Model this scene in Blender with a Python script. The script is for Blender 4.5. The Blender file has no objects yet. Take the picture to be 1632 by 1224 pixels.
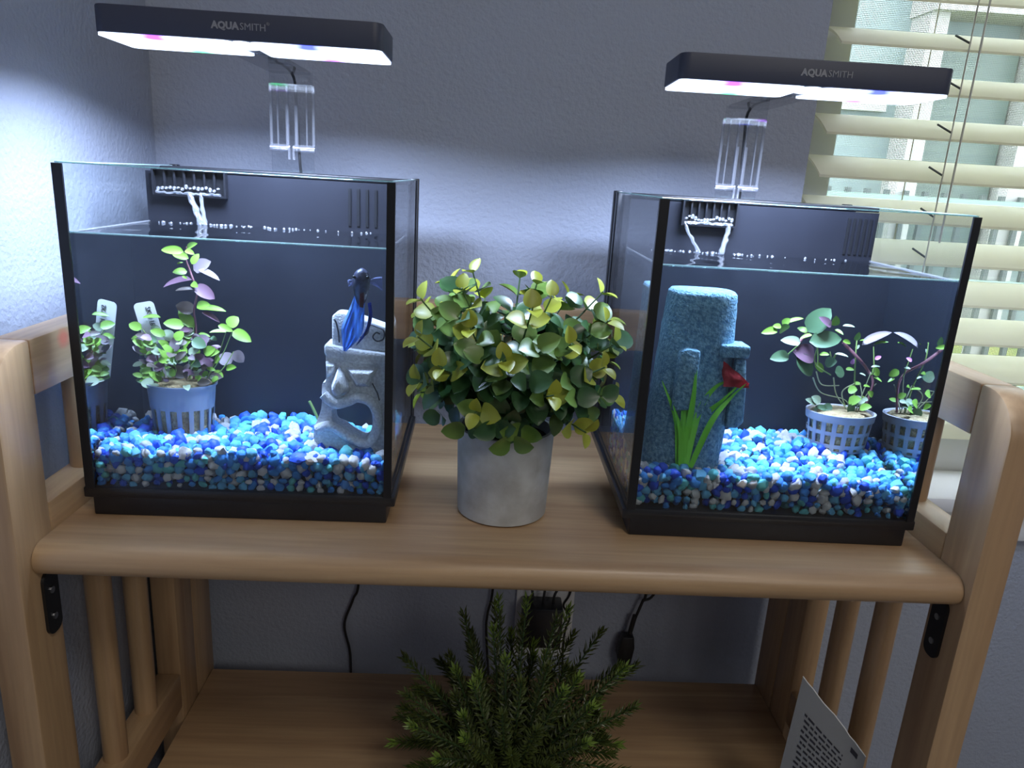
import bpy, bmesh, math, random
from mathutils import Vector, Matrix, Euler
R = random.Random(11)
PI = math.pi
scene = bpy.context.scene
C = scene.collection

# ---------------------------------------------------------------- camera, world, light, exposure
cam_d = bpy.data.cameras.new('camera'); cam = bpy.data.objects.new('camera', cam_d); C.objects.link(cam)
scene.camera = cam
F_PX, YAW, PITCH, ROLL = 1170.0, .0483, .2735, .0599
CAM = Vector((-.0301, -.4606, .2618))
cam_d.sensor_fit = 'HORIZONTAL'; cam_d.sensor_width = 36.0; cam_d.lens = 36.0 * F_PX / 1632.0
cam_d.clip_start = .01; cam_d.clip_end = 100
_fw = Vector((math.sin(YAW) * math.cos(PITCH), math.cos(YAW) * math.cos(PITCH), -math.sin(PITCH)))
_rt = Vector((math.cos(YAW), -math.sin(YAW), 0)); _up = _rt.cross(_fw)
_r2 = math.cos(ROLL) * _rt + math.sin(ROLL) * _up; _u2 = -math.sin(ROLL) * _rt + math.cos(ROLL) * _up
cam.matrix_world = Matrix(((_r2.x, _u2.x, -_fw.x, CAM.x), (_r2.y, _u2.y, -_fw.y, CAM.y), (_r2.z, _u2.z, -_fw.z, CAM.z), (0, 0, 0, 1)))

world = bpy.data.worlds.new('world'); scene.world = world; world.use_nodes = True
bg = world.node_tree.nodes['Background']; bg.inputs[0].default_value = (.86, .94, 1.0, 1); bg.inputs[1].default_value = 9.0

LAMP_POWER = 2.35          # watts of each aquarium lamp
LAMP_COL = (.60, .72, 1.0)
LAMP_GLOW = 2.6            # brightness of the diffuser face itself
area = bpy.data.lights.new('ceiling_fill', 'AREA'); area.shape = 'DISK'; area.size = .5; area.energy = 7; area.color = (1.0, .95, .90)  # unseen overhead lamp, added as ambient fill for the interior
area_o = bpy.data.objects.new('ceiling_fill', area); C.objects.link(area_o); area_o.location = (.55, -1.2, 1.72)
room = bpy.data.lights.new('fill_light', 'AREA'); room.shape = 'RECTANGLE'; room.size = .8; room.size_y = .8; room.energy = 8.0; room.color = (1.0, .94, .86)   # unseen fill panel added behind the camera to lift the ambient light
room_o = bpy.data.objects.new('fill_light', room); C.objects.link(room_o); room_o.location = (1.0, -2.30, 1.15); room_o.rotation_euler = (Vector((0, .1, -.15)) - Vector((1.0, -2.30, 1.15))).to_track_quat('-Z', 'Y').to_euler()

vs = scene.view_settings
vs.view_transform = 'Standard'; vs.look = 'None'; vs.gamma = 1.0; vs.exposure = 0.45; vs.use_curve_mapping = False
cy = scene.cycles
cy.max_bounces = 14; cy.transparent_max_bounces = 24; cy.transmission_bounces = 10; cy.glossy_bounces = 6; cy.diffuse_bounces = 4
cy.sample_clamp_indirect = 4.0; cy.caustics_refractive = True; cy.caustics_reflective = False; cy.blur_glossy = .5

# ---------------------------------------------------------------- material helpers
MATS = {}
def nodes(name):
    m = bpy.data.materials.new(name); m.use_nodes = True
    nt = m.node_tree; MATS[name] = m
    return m, nt, nt.nodes['Principled BSDF'], nt.nodes['Material Output']
def mat(name, col, rough=.6, metal=0.0, spec=.5, var=None, var_scale=30, bump=None, stretch=(1, 1, 1), coat=0, sss=0, trans=0):
    """plain principled with optional procedural colour variation (var = second colour) and bump=(scale, strength)"""
    m, nt, p, out = nodes(name)
    p.inputs['Base Color'].default_value = (*col, 1); p.inputs['Roughness'].default_value = rough
    p.inputs['Metallic'].default_value = metal; p.inputs['Specular IOR Level'].default_value = spec
    if coat: p.inputs['Coat Weight'].default_value = coat; p.inputs['Coat Roughness'].default_value = .15
    if trans: p.inputs['Transmission Weight'].default_value = trans
    N = nt.nodes.new
    if var or bump:
        tc = N('ShaderNodeTexCoord'); mp = N('ShaderNodeMapping'); mp.inputs['Scale'].default_value = stretch
        nt.links.new(tc.outputs['Object'], mp.inputs['Vector'])
    if var:
        no = N('ShaderNodeTexNoise'); no.inputs['Scale'].default_value = var_scale; no.inputs['Detail'].default_value = 5
        nt.links.new(mp.outputs[0], no.inputs['Vector'])
        cr = N('ShaderNodeValToRGB'); cr.color_ramp.elements[0].position = .38; cr.color_ramp.elements[1].position = .64
        cr.color_ramp.elements[0].color = (*col, 1); cr.color_ramp.elements[1].color = (*var, 1)
        nt.links.new(no.outputs['Fac'], cr.inputs[0]); nt.links.new(cr.outputs[0], p.inputs['Base Color'])
    if bump:
        no2 = N('ShaderNodeTexNoise'); no2.inputs['Scale'].default_value = bump[0]; no2.inputs['Detail'].default_value = 4
        nt.links.new(mp.outputs[0], no2.inputs['Vector'])
        bp = N('ShaderNodeBump'); bp.inputs['Strength'].default_value = bump[1]; bp.inputs['Distance'].default_value = bump[2] if len(bump) > 2 else .002
        nt.links.new(no2.outputs['Fac'], bp.inputs['Height']); nt.links.new(bp.outputs[0], p.inputs['Normal'])
    return m
def wood(name, axis, tone=1.0, stain=None):
    m, nt, p, out = nodes(name); N = nt.nodes.new; L = nt.links.new
    tc = N('ShaderNodeTexCoord'); mp = N('ShaderNodeMapping')
    sc = {'x': (2.2, 40, 40), 'y': (40, 2.2, 40), 'z': (40, 40, 2.2)}[axis]; mp.inputs['Scale'].default_value = sc
    L(tc.outputs['Object'], mp.inputs['Vector'])
    n1 = N('ShaderNodeTexNoise'); n1.inputs['Scale'].default_value = 1.0; n1.inputs['Detail'].default_value = 6; n1.inputs['Distortion'].default_value = .6
    L(mp.outputs[0], n1.inputs['Vector'])
    n2 = N('ShaderNodeTexNoise'); n2.inputs['Scale'].default_value = 6.0; n2.inputs['Detail'].default_value = 3
    L(mp.outputs[0], n2.inputs['Vector'])
    n3 = N('ShaderNodeTexNoise'); n3.inputs['Scale'].default_value = 5.0; n3.inputs['Detail'].default_value = 2
    L(tc.outputs['Object'], n3.inputs['Vector'])
    cr = N('ShaderNodeValToRGB'); e = cr.color_ramp.elements
    e[0].position = .30; e[1].position = .72
    e[0].color = (.38 * tone, .225 * tone, .115 * tone, 1); e[1].color = (.66 * tone, .445 * tone, .240 * tone, 1)
    L(n1.outputs['Fac'], cr.inputs[0])
    mx = N('ShaderNodeMix'); mx.data_type = 'RGBA'; mx.blend_type = 'MULTIPLY'; mx.inputs[0].default_value = .35
    L(cr.outputs[0], mx.inputs[6]); L(n2.outputs['Fac'], mx.inputs[7])
    mx2 = N('ShaderNodeMix'); mx2.data_type = 'RGBA'; mx2.blend_type = 'MIX'
    r3 = N('ShaderNodeMapRange'); r3.inputs['From Min'].default_value = .45; r3.inputs['From Max'].default_value = .7; r3.inputs['To Max'].default_value = .35
    L(n3.outputs['Fac'], r3.inputs['Value']); L(r3.outputs[0], mx2.inputs[0])
    L(mx.outputs[2], mx2.inputs[6]); mx2.inputs[7].default_value = (.44 * tone, .27 * tone, .15 * tone, 1)
    last = mx2.outputs[2]
    if stain:
        dv = N('ShaderNodeVectorMath'); dv.operation = 'DISTANCE'; dv.inputs[1].default_value = stain; L(tc.outputs['Object'], dv.inputs[0])
        ad_ = N('ShaderNodeMath'); ad_.operation = 'MULTIPLY_ADD'; ad_.inputs[1].default_value = .016; L(n1.outputs['Fac'], ad_.inputs[0]); L(dv.outputs['Value'], ad_.inputs[2])
        rs_ = N('ShaderNodeMapRange'); rs_.inputs['From Min'].default_value = .010; rs_.inputs['From Max'].default_value = .0165; rs_.inputs['To Min'].default_value = .75; rs_.inputs['To Max'].default_value = 0
        L(ad_.outputs[0], rs_.inputs['Value']); m3 = N('ShaderNodeMix'); m3.data_type = 'RGBA'; L(rs_.outputs[0], m3.inputs[0]); L(last, m3.inputs[6]); m3.inputs[7].default_value = (.55, .10, .06, 1); last = m3.outputs[2]
    L(last, p.inputs['Base Color'])
    p.inputs['Roughness'].default_value = .38; p.inputs['Coat Weight'].default_value = .15; p.inputs['Coat Roughness'].default_value = .3
    bp = N('ShaderNodeBump'); bp.inputs['Strength'].default_value = .08; bp.inputs['Distance'].default_value = .001
    L(n2.outputs['Fac'], bp.inputs['Height']); L(bp.outputs[0], p.inputs['Normal'])
    return m
def clear(name, tint, base=.03, edge=.8, rough=0.02, power=5.0, haze=0.0, haze_col=(.9, .93, 1)):
    """thin clear sheet: see-through, with a mirror share that grows towards grazing view, and an optional milky share"""
    m, nt, p, out = nodes(name); nt.nodes.remove(p); N = nt.nodes.new; L = nt.links.new
    lw = N('ShaderNodeLayerWeight'); lw.inputs['Blend'].default_value = .5
    pw = N('ShaderNodeMath'); pw.operation = 'POWER'; pw.inputs[1].default_value = power
    L(lw.outputs['Facing'], pw.inputs[0])
    mr = N('ShaderNodeMapRange'); mr.inputs['To Min'].default_value = base; mr.inputs['To Max'].default_value = edge
    L(pw.outputs[0], mr.inputs['Value'])
    tr = N('ShaderNodeBsdfTransparent'); tr.inputs[0].default_value = (*tint, 1)
    gl = N('ShaderNodeBsdfGlossy'); gl.inputs['Roughness'].default_value = rough
    mx = N('ShaderNodeMixShader'); L(mr.outputs[0], mx.inputs[0]); L(tr.outputs[0], mx.inputs[1]); L(gl.outputs[0], mx.inputs[2])
    last = mx
    if haze:
        df = N('ShaderNodeBsdfDiffuse'); df.inputs[0].default_value = (*haze_col, 1)
        m2 = N('ShaderNodeMixShader'); m2.inputs[0].default_value = haze
        L(mx.outputs[0], m2.inputs[1]); L(df.outputs[0], m2.inputs[2]); last = m2
    L(last.outputs[0], out.inputs['Surface'])
    return m

wood_x = wood('wood_x', 'x'); wood_y = wood('wood_y', 'y'); wood_z = wood('wood_z', 'z'); wood_stain = wood('wood_stained', 'y', stain=(-.33, .0685, .1325))
m_wall = mat('painted_wall', (.36, .395, .48), .85, spec=.2, bump=(230, .55, .0025))
m_ceiling = mat('ceiling_paint', (.7, .7, .68), .9)
m_floor = mat('carpet_floor', (.20, .18, .16), .95, var=(.26, .24, .21), var_scale=300)
m_white = mat('white_vinyl', (.72, .73, .74), .45)
m_slat, _nt, _p, _out = nodes('blind_slat'); _p.inputs['Base Color'].default_value = (.90, .89, .79, 1); _p.inputs['Roughness'].default_value = .45
_t = _nt.nodes.new('ShaderNodeBsdfTranslucent'); _t.inputs[0].default_value = (.92, .91, .78, 1); _m = _nt.nodes.new('ShaderNodeMixShader'); _m.inputs[0].default_value = .5
_nt.links.new(_p.outputs[0], _m.inputs[1]); _nt.links.new(_t.outputs[0], _m.inputs[2]); _nt.links.new(_m.outputs[0], _out.inputs['Surface'])
m_cord = mat('blind_cord', (.55, .54, .48), .8)
m_black = mat('black_plastic', (.012, .013, .017), .32)
m_blackpanel = mat('dark_back_panel', (.010, .0115, .018), .45, spec=.35, var=(.014, .016, .024), var_scale=14)
m_silicone = mat('black_silicone', (.010, .011, .014), .35)
m_housing = mat('lamp_housing', (.045, .052, .085), .5)
m_letter = mat('grey_lettering', (.26, .27, .30), .5)
m_metal = mat('dark_metal', (.05, .05, .052), .35, metal=.8)
m_screw = mat('screw_steel', (.5, .5, .5), .3, metal=1)
m_glass = clear('pane_glass', (.97, .985, .99), .03, .75)
m_film = clear('water_surface', (.93, .97, .98), .03, .97, rough=.03)
m_acryl = clear('clear_acrylic', (.95, .96, .97), .05, .8, power=3, haze=.0)
m_acryl_edge = clear('acrylic_edge', (.93, .95, 1.0), .25, .9, rough=.06, power=2, haze=.10)
m_foam = clear('water_foam', (.95, .97, 1), .16, .85, rough=.08, power=2, haze=.10)
m_rim = clear('glass_edge', (.75, .92, .9), .3, .8, rough=.1, power=2, haze=.25, haze_col=(.6, .85, .85))
m_water, _nt, _p, _out = nodes('water_body'); _nt.nodes.remove(_p)
_g = _nt.nodes.new('ShaderNodeBsdfGlass'); _g.inputs['Color'].default_value = (.90, .96, 1.0, 1); _g.inputs['Roughness'].default_value = 0; _g.inputs['IOR'].default_value = 1.33
_nt.links.new(_g.outputs[0], _out.inputs['Surface'])
m_concrete = mat('concrete_pot', (.50, .52, .51), .9, var=(.38, .38, .36), var_scale=45, bump=(200, .25, .001))
m_soil = mat('dark_soil', (.03, .028, .022), .95, bump=(300, 1, .003))
m_rockwool = mat('brown_rockwool', (.34, .24, .12), .95, var=(.55, .43, .24), var_scale=160, bump=(420, 1, .003))
m_netpot = mat('pale_blue_pot', (.32, .35, .41), .5)
m_netpot2 = mat('lavender_pot', (.43, .43, .50), .5)
m_tag = mat('white_tag', (.92, .92, .93), .5)
m_ink = mat('black_ink', (.02, .02, .03), .7)
m_stone = mat('grey_carved_stone', (.62, .64, .68), .9, var=(.85, .87, .90), var_scale=480, bump=(750, .8, .0014))
m_groove = mat('carved_groove', (.07, .08, .10), .9)
m_bluestone = mat('blue_rough_stone', (.10, .24, .36), .9, var=(.26, .46, .58), var_scale=330, bump=(480, 1.0, .0030))
m_red = mat('red_scrap', (.42, .02, .025), .8, bump=(200, .5, .002))
m_grassblade = mat('bright_green_plastic', (.22, .72, .05), .4)
m_fish = mat('dark_fish_scales', (.020, .022, .045), .35, var=(.05, .055, .10), var_scale=400)
m_fin = mat('blue_fin', (.13, .30, .68), .4, var=(.24, .48, .90), var_scale=60, stretch=(12, 1, 1))
m_findark = mat('dark_blue_fin', (.035, .08, .30), .4)
m_fincl = clear('pale_fin', (.8, .82, .95), .08, .5, haze=.25, haze_col=(.3, .35, .6))
m_vent = mat('reddish_fin', (.10, .03, .04), .5)
m_cable = mat('black_cable', (.012, .012, .013), .45)
m_packet = mat('silver_packet', (.26, .27, .28), .45, metal=.2)
m_packetedge = mat('torn_edge', (.8, .8, .8), .6)
PEB = [mat('pebble_deep_blue', (.015, .085, .62), .55, bump=(500, .5, .001)), mat('pebble_mid_blue', (.05, .28, .74), .55, bump=(500, .5, .001)),
       mat('pebble_sky_blue', (.15, .50, .78), .55, bump=(500, .5, .001)), mat('pebble_teal', (.13, .54, .56), .55, bump=(500, .5, .001)),
       mat('pebble_white', (.80, .76, .74), .6, var=(.66, .62, .62), var_scale=250, bump=(500, .5, .001))]
PEB_WORD = ['deep blue', 'mid blue', 'sky blue', 'teal', 'white']
PEB_W = [.19, .24, .19, .11, .27]
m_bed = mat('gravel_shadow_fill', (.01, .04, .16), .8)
LEAF = {'g': mat('leaf_green', (.15, .32, .035), .45, var=(.22, .39, .055), var_scale=40), 'p': mat('leaf_purple', (.15, .075, .12), .45, var=(.21, .12, .17), var_scale=60),
        'd': mat('leaf_brown', (.075, .05, .06), .5, var=(.12, .10, .07), var_scale=60), 'm': mat('leaf_mauve', (.19, .15, .175), .45, var=(.27, .22, .245), var_scale=60),
        'l': mat('leaf_pale', (.30, .40, .24), .45, var=(.40, .48, .36), var_scale=60), 'k': mat('leaf_dark_green', (.055, .12, .06), .4, var=(.09, .17, .08), var_scale=50),
        'n': mat('leaf_pink', (.55, .20, .45), .45)}
STEM = {'g': mat('stem_green', (.22, .33, .09), .5), 'p': mat('stem_purple', (.22, .09, .11), .5), 'w': mat('stem_pale', (.38, .42, .24), .5)}
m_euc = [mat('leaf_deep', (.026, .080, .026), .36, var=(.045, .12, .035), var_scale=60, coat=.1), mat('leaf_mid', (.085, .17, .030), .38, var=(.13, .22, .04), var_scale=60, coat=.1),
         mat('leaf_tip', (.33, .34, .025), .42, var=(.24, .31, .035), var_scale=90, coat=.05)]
m_eucstem = mat('stem_olive', (.05, .10, .03), .6)
m_needle = mat('needle_dark', (.060, .085, .018), .36, var=(.095, .12, .026), var_scale=80)
m_needletip = mat('needle_tip', (.17, .26, .04), .4)
m_grass = mat('lawn_grass', (.10, .14, .03), .9, var=(.19, .20, .05), var_scale=3)
m_house = mat('pale_siding', (.17, .22, .225), .8, var=(.20, .25, .25), var_scale=3)
m_housewhite = mat('white_trim', (.36, .36, .35), .7)
m_housedark = mat('shaded_window', (.06, .09, .08), .4, var=(.085, .12, .105), var_scale=8, stretch=(.3, .3, 6))
m_fence = mat('grey_fence', (.07, .085, .085), .7)
m_fencerail = mat('green_fence_rail', (.22, .32, .28), .7)
# window screen: fine woven mesh
m_screen, _nt, _p, _out = nodes('insect_screen'); _p.inputs['Base Color'].default_value = (.30, .31, .31, 1); _p.inputs['Roughness'].default_value = .8
_N = _nt.nodes.new; _L = _nt.links.new
_tc = _N('ShaderNodeTexCoord'); _sx = _N('ShaderNodeSeparateXYZ'); _L(_tc.outputs['Object'], _sx.inputs[0])
def _stripe(sock):
    a = _N('ShaderNodeMath'); a.operation = 'MULTIPLY'; a.inputs[1].default_value = 1 / .0019; _L(sock, a.inputs[0])
    b = _N('ShaderNodeMath'); b.operation = 'FRACT'; _L(a.outputs[0], b.inputs[0])
    c = _N('ShaderNodeMath'); c.operation = 'LESS_THAN'; c.inputs[1].default_value = .22; _L(b.outputs[0], c.inputs[0]); return c.outputs[0]
_mx = _N('ShaderNodeMath'); _mx.operation = 'MAXIMUM'; _L(_stripe(_sx.outputs['X']), _mx.inputs[0]); _L(_stripe(_sx.outputs['Z']), _mx.inputs[1])
_t = _N('ShaderNodeBsdfTransparent'); _m = _N('ShaderNodeMixShader'); _L(_mx.outputs[0], _m.inputs[0]); _L(_t.outputs[0], _m.inputs[1]); _L(_p.outputs[0], _m.inputs[2]); _L(_m.outputs[0], _out.inputs['Surface'])
# lamp panel: white light with the violet, green and blue diodes showing
m_led, _nt, _p, _out = nodes('lamp_diffuser'); _nt.nodes.remove(_p); _N = _nt.nodes.new; _L = _nt.links.new
_tc = _N('ShaderNodeTexCoord'); _prev = None
_base = _N('ShaderNodeRGB'); _base.outputs[0].default_value = (.62, .74, 1.0, 1); _prev = _base.outputs[0]
for (px, py, colr) in ((-.058, .003, (.34, .06, 1.0)), (-.046, .057, (.10, .8, .3)), (.046, .003, (.05, .07, 1.0)), (.052, .057, (.45, .12, 1.0))):
    d = _N('ShaderNodeVectorMath'); d.operation = 'DISTANCE'; _L(_tc.outputs['Object'], d.inputs[0]); d.inputs[1].default_value = (px, py, 0)
    mr = _N('ShaderNodeMapRange'); mr.inputs['From Min'].default_value = .004; mr.inputs['From Max'].default_value = .014; mr.inputs['To Min'].default_value = .95; mr.inputs['To Max'].default_value = 0
    _L(d.outputs['Value'], mr.inputs['Value'])
    mx = _N('ShaderNodeMix'); mx.data_type = 'RGBA'; _L(mr.outputs[0], mx.inputs[0]); _L(_prev, mx.inputs[6]); mx.inputs[7].default_value = (*colr, 1); _prev = mx.outputs[2]
_e = _N('ShaderNodeEmission'); _e.inputs['Strength'].default_value = LAMP_GLOW; _L(_prev, _e.inputs[0]); _L(_e.outputs[0], _out.inputs['Surface'])

# ---------------------------------------------------------------- geometry helpers
class MB:
    def __init__(self): self.bm = bmesh.new(); self.mi = 0
    def _f(self, vs):
        try: f = self.bm.faces.new(vs); f.material_index = self.mi; return f
        except ValueError: return None
    def box(self, x0, x1, y0, y1, z0, z1):
        v = [self.bm.verts.new(p) for p in ((x0, y0, z0), (x1, y0, z0), (x1, y1, z0), (x0, y1, z0), (x0, y0, z1), (x1, y0, z1), (x1, y1, z1), (x0, y1, z1))]
        for q in ((3, 2, 1, 0), (4, 5, 6, 7), (0, 1, 5, 4), (1, 2, 6, 5), (2, 3, 7, 6), (3, 0, 4, 7)): self._f([v[i] for i in q])
        return self
    def prism(self, pts, axis, a0, a1):
        def P(p, a): return {'x': (a, p[0], p[1]), 'y': (p[0], a, p[1]), 'z': (p[0], p[1], a)}[axis]
        lo = [self.bm.verts.new(P(p, a0)) for p in pts]; hi = [self.bm.verts.new(P(p, a1)) for p in pts]; n = len(pts)
        self._f(lo[::-1]); self._f(hi)
        for i in range(n): self._f([lo[i], lo[(i + 1) % n], hi[(i + 1) % n], hi[i]])
        return self
    def tube(self, path, r, n=8, cap=True):
        path = [Vector(p) for p in path]; rings = []; side = None
        for i, p in enumerate(path):
            t = (path[min(i + 1, len(path) - 1)] - path[max(i - 1, 0)]).normalized()
            if side is None:
                side = t.orthogonal().normalized()
            side = (side - t * side.dot(t)).normalized(); up = t.cross(side)
            rr = r[i] if isinstance(r, (list, tuple)) else r
            rings.append([self.bm.verts.new(p + rr * (math.cos(2 * PI * k / n) * side + math.sin(2 * PI * k / n) * up)) for k in range(n)])
        for a, b in zip(rings, rings[1:]):
            for k in range(n): self._f([a[k], a[(k + 1) % n], b[(k + 1) % n], b[k]])
        if cap: self._f(rings[0][::-1]); self._f(rings[-1])
        return self
    def lathe(self, prof, cx=0, cy=0, n=32, cap0=True, cap1=True):
        rings = [[self.bm.verts.new((cx + r * math.cos(2 * PI * k / n), cy + r * math.sin(2 * PI * k / n), z)) for k in range(n)] for r, z in prof]
        for a, b in zip(rings, rings[1:]):
            for k in range(n): self._f([a[k], a[(k + 1) % n], b[(k + 1) % n], b[k]])
        if cap0: self._f(rings[0][::-1])
        if cap1: self._f(rings[-1])
        return self
    def grid(self, rows, close=False):
        vs = [[self.bm.verts.new(p) for p in row] for row in rows]
        for a, b in zip(vs, vs[1:]):
            m = len(a)
            for k in range(m if close else m - 1): self._f([a[k], a[(k + 1) % m], b[(k + 1) % m], b[k]])
        return vs
    def ell(self, c, r, seg=12, rings=8, rot=None):
        c = Vector(c); rows = []
        for i in range(rings + 1):
            th = PI * i / rings; row = []
            for k in range(seg):
                p = Vector((r[0] * math.sin(th) * math.cos(2 * PI * k / seg), r[1] * math.sin(th) * math.sin(2 * PI * k / seg), r[2] * math.cos(th)))
                if rot: p = rot @ p
                row.append(c + p)
            rows.append(row)
        self.grid(rows[1:-1], close=True)
        vs = list(self.bm.verts); m = seg * (rings - 1); body = vs[-m:]
        t = self.bm.verts.new(rows[0][0]); b = self.bm.verts.new(rows[-1][0])
        for k in range(seg):
            self._f([t, body[(k + 1) % seg], body[k]]); self._f([b, body[m - seg + k], body[m - seg + (k + 1) % seg]])
        return self
    def move(self, M):
        bmesh.ops.transform(self.bm, matrix=M, verts=self.bm.verts); return self
    def mesh(self, name, mats, smooth=0, bevel=0, normals=True, seg=2):
        bm = self.bm
        if normals: bmesh.ops.recalc_face_normals(bm, faces=bm.faces)
        if bevel:
            ed = [e for e in bm.edges if len(e.link_faces) == 2 and e.calc_face_angle(0) > .5]
            bmesh.ops.bevel(bm, geom=ed, offset=bevel, segments=seg, affect='EDGES', profile=.5, clamp_overlap=True)
        me = bpy.data.meshes.new(name); bm.to_mesh(me); bm.free()
        for m in (mats if isinstance(mats, (list, tuple)) else [mats]): me.materials.append(m)
        if smooth or bevel:
            me.shade_smooth(); me.set_sharp_from_angle(angle=math.radians(smooth or 40))
        return me
    def build(self, name, mats, parent=None, **k):
        return link(name, self.mesh(name, mats, **k), parent)
def link(name, me, parent=None, M=None):
    o = bpy.data.objects.new(name, me); C.objects.link(o); o.parent = parent
    if M is not None: o.matrix_basis = M
    return o
def tag(o, label, cat, group=None, kind=None):
    o['label'] = label; o['category'] = cat
    if group: o['group'] = group
    if kind: o['kind'] = kind
    return o
def thing(name, label, cat, loc=(0, 0, 0), rz=0, group=None):
    o = bpy.data.objects.new(name, None); C.objects.link(o); o.location = loc; o.rotation_euler = (0, 0, rz); o.empty_display_size = .02
    return tag(o, label, cat, group)
def struct(o): o['kind'] = 'structure'; return o
def lab(o, s): o['label'] = s; return o
def rrect(x0, x1, y0, y1, r, n=6):
    out = []
    for cx_, cy_, a in ((x1 - r, y1 - r, 0), (x0 + r, y1 - r, PI / 2), (x0 + r, y0 + r, PI), (x1 - r, y0 + r, 1.5 * PI)):
        for i in range(n + 1): out.append((cx_ + r * math.cos(a + PI / 2 * i / n), cy_ + r * math.sin(a + PI / 2 * i / n)))
    return out
def spline(pts, n=6):
    pts = [Vector(p) for p in pts]; out = []
    for i in range(len(pts) - 1):
        p0 = pts[max(i - 1, 0)]; p1 = pts[i]; p2 = pts[i + 1]; p3 = pts[min(i + 2, len(pts) - 1)]
        for k in range(n):
            t = k / n; out.append(.5 * ((2 * p1) + (p2 - p0) * t + (2 * p0 - 5 * p1 + 4 * p2 - p3) * t * t + (3 * p1 - p0 - 3 * p2 + p3) * t ** 3))
    out.append(pts[-1]); return out
def text_mesh(s, size, bold=0.0, extrude=.0002):
    cu = bpy.data.curves.new('t', 'FONT'); cu.body = s; cu.size = size; cu.extrude = extrude; cu.offset = bold; cu.align_x = 'LEFT'; cu.resolution_u = 2
    o = bpy.data.objects.new('t', cu); C.objects.link(o); bpy.context.view_layer.update()
    me = bpy.data.meshes.new_from_object(o.evaluated_get(bpy.context.evaluated_depsgraph_get()))
    bpy.data.objects.remove(o); bpy.data.curves.remove(cu)
    w = max((v.co.x for v in me.vertices), default=0)
    return me, w
def frame(d, up):
    """rotation matrix whose x runs along d and whose z leans to up"""
    x = Vector(d).normalized(); z = Vector(up); z = (z - x * z.dot(x))
    if z.length < 1e-5: z = x.orthogonal()
    z.normalize(); y = z.cross(x)
    return Matrix(((x.x, y.x, z.x), (x.y, y.y, z.y), (x.z, y.z, z.z)))
def place(pos, d, up, sx, sy, sz):
    Rm = frame(d, up) @ Matrix.Diagonal((sx, sy, sz)); M = Rm.to_4x4(); M.translation = Vector(pos); return M
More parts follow.
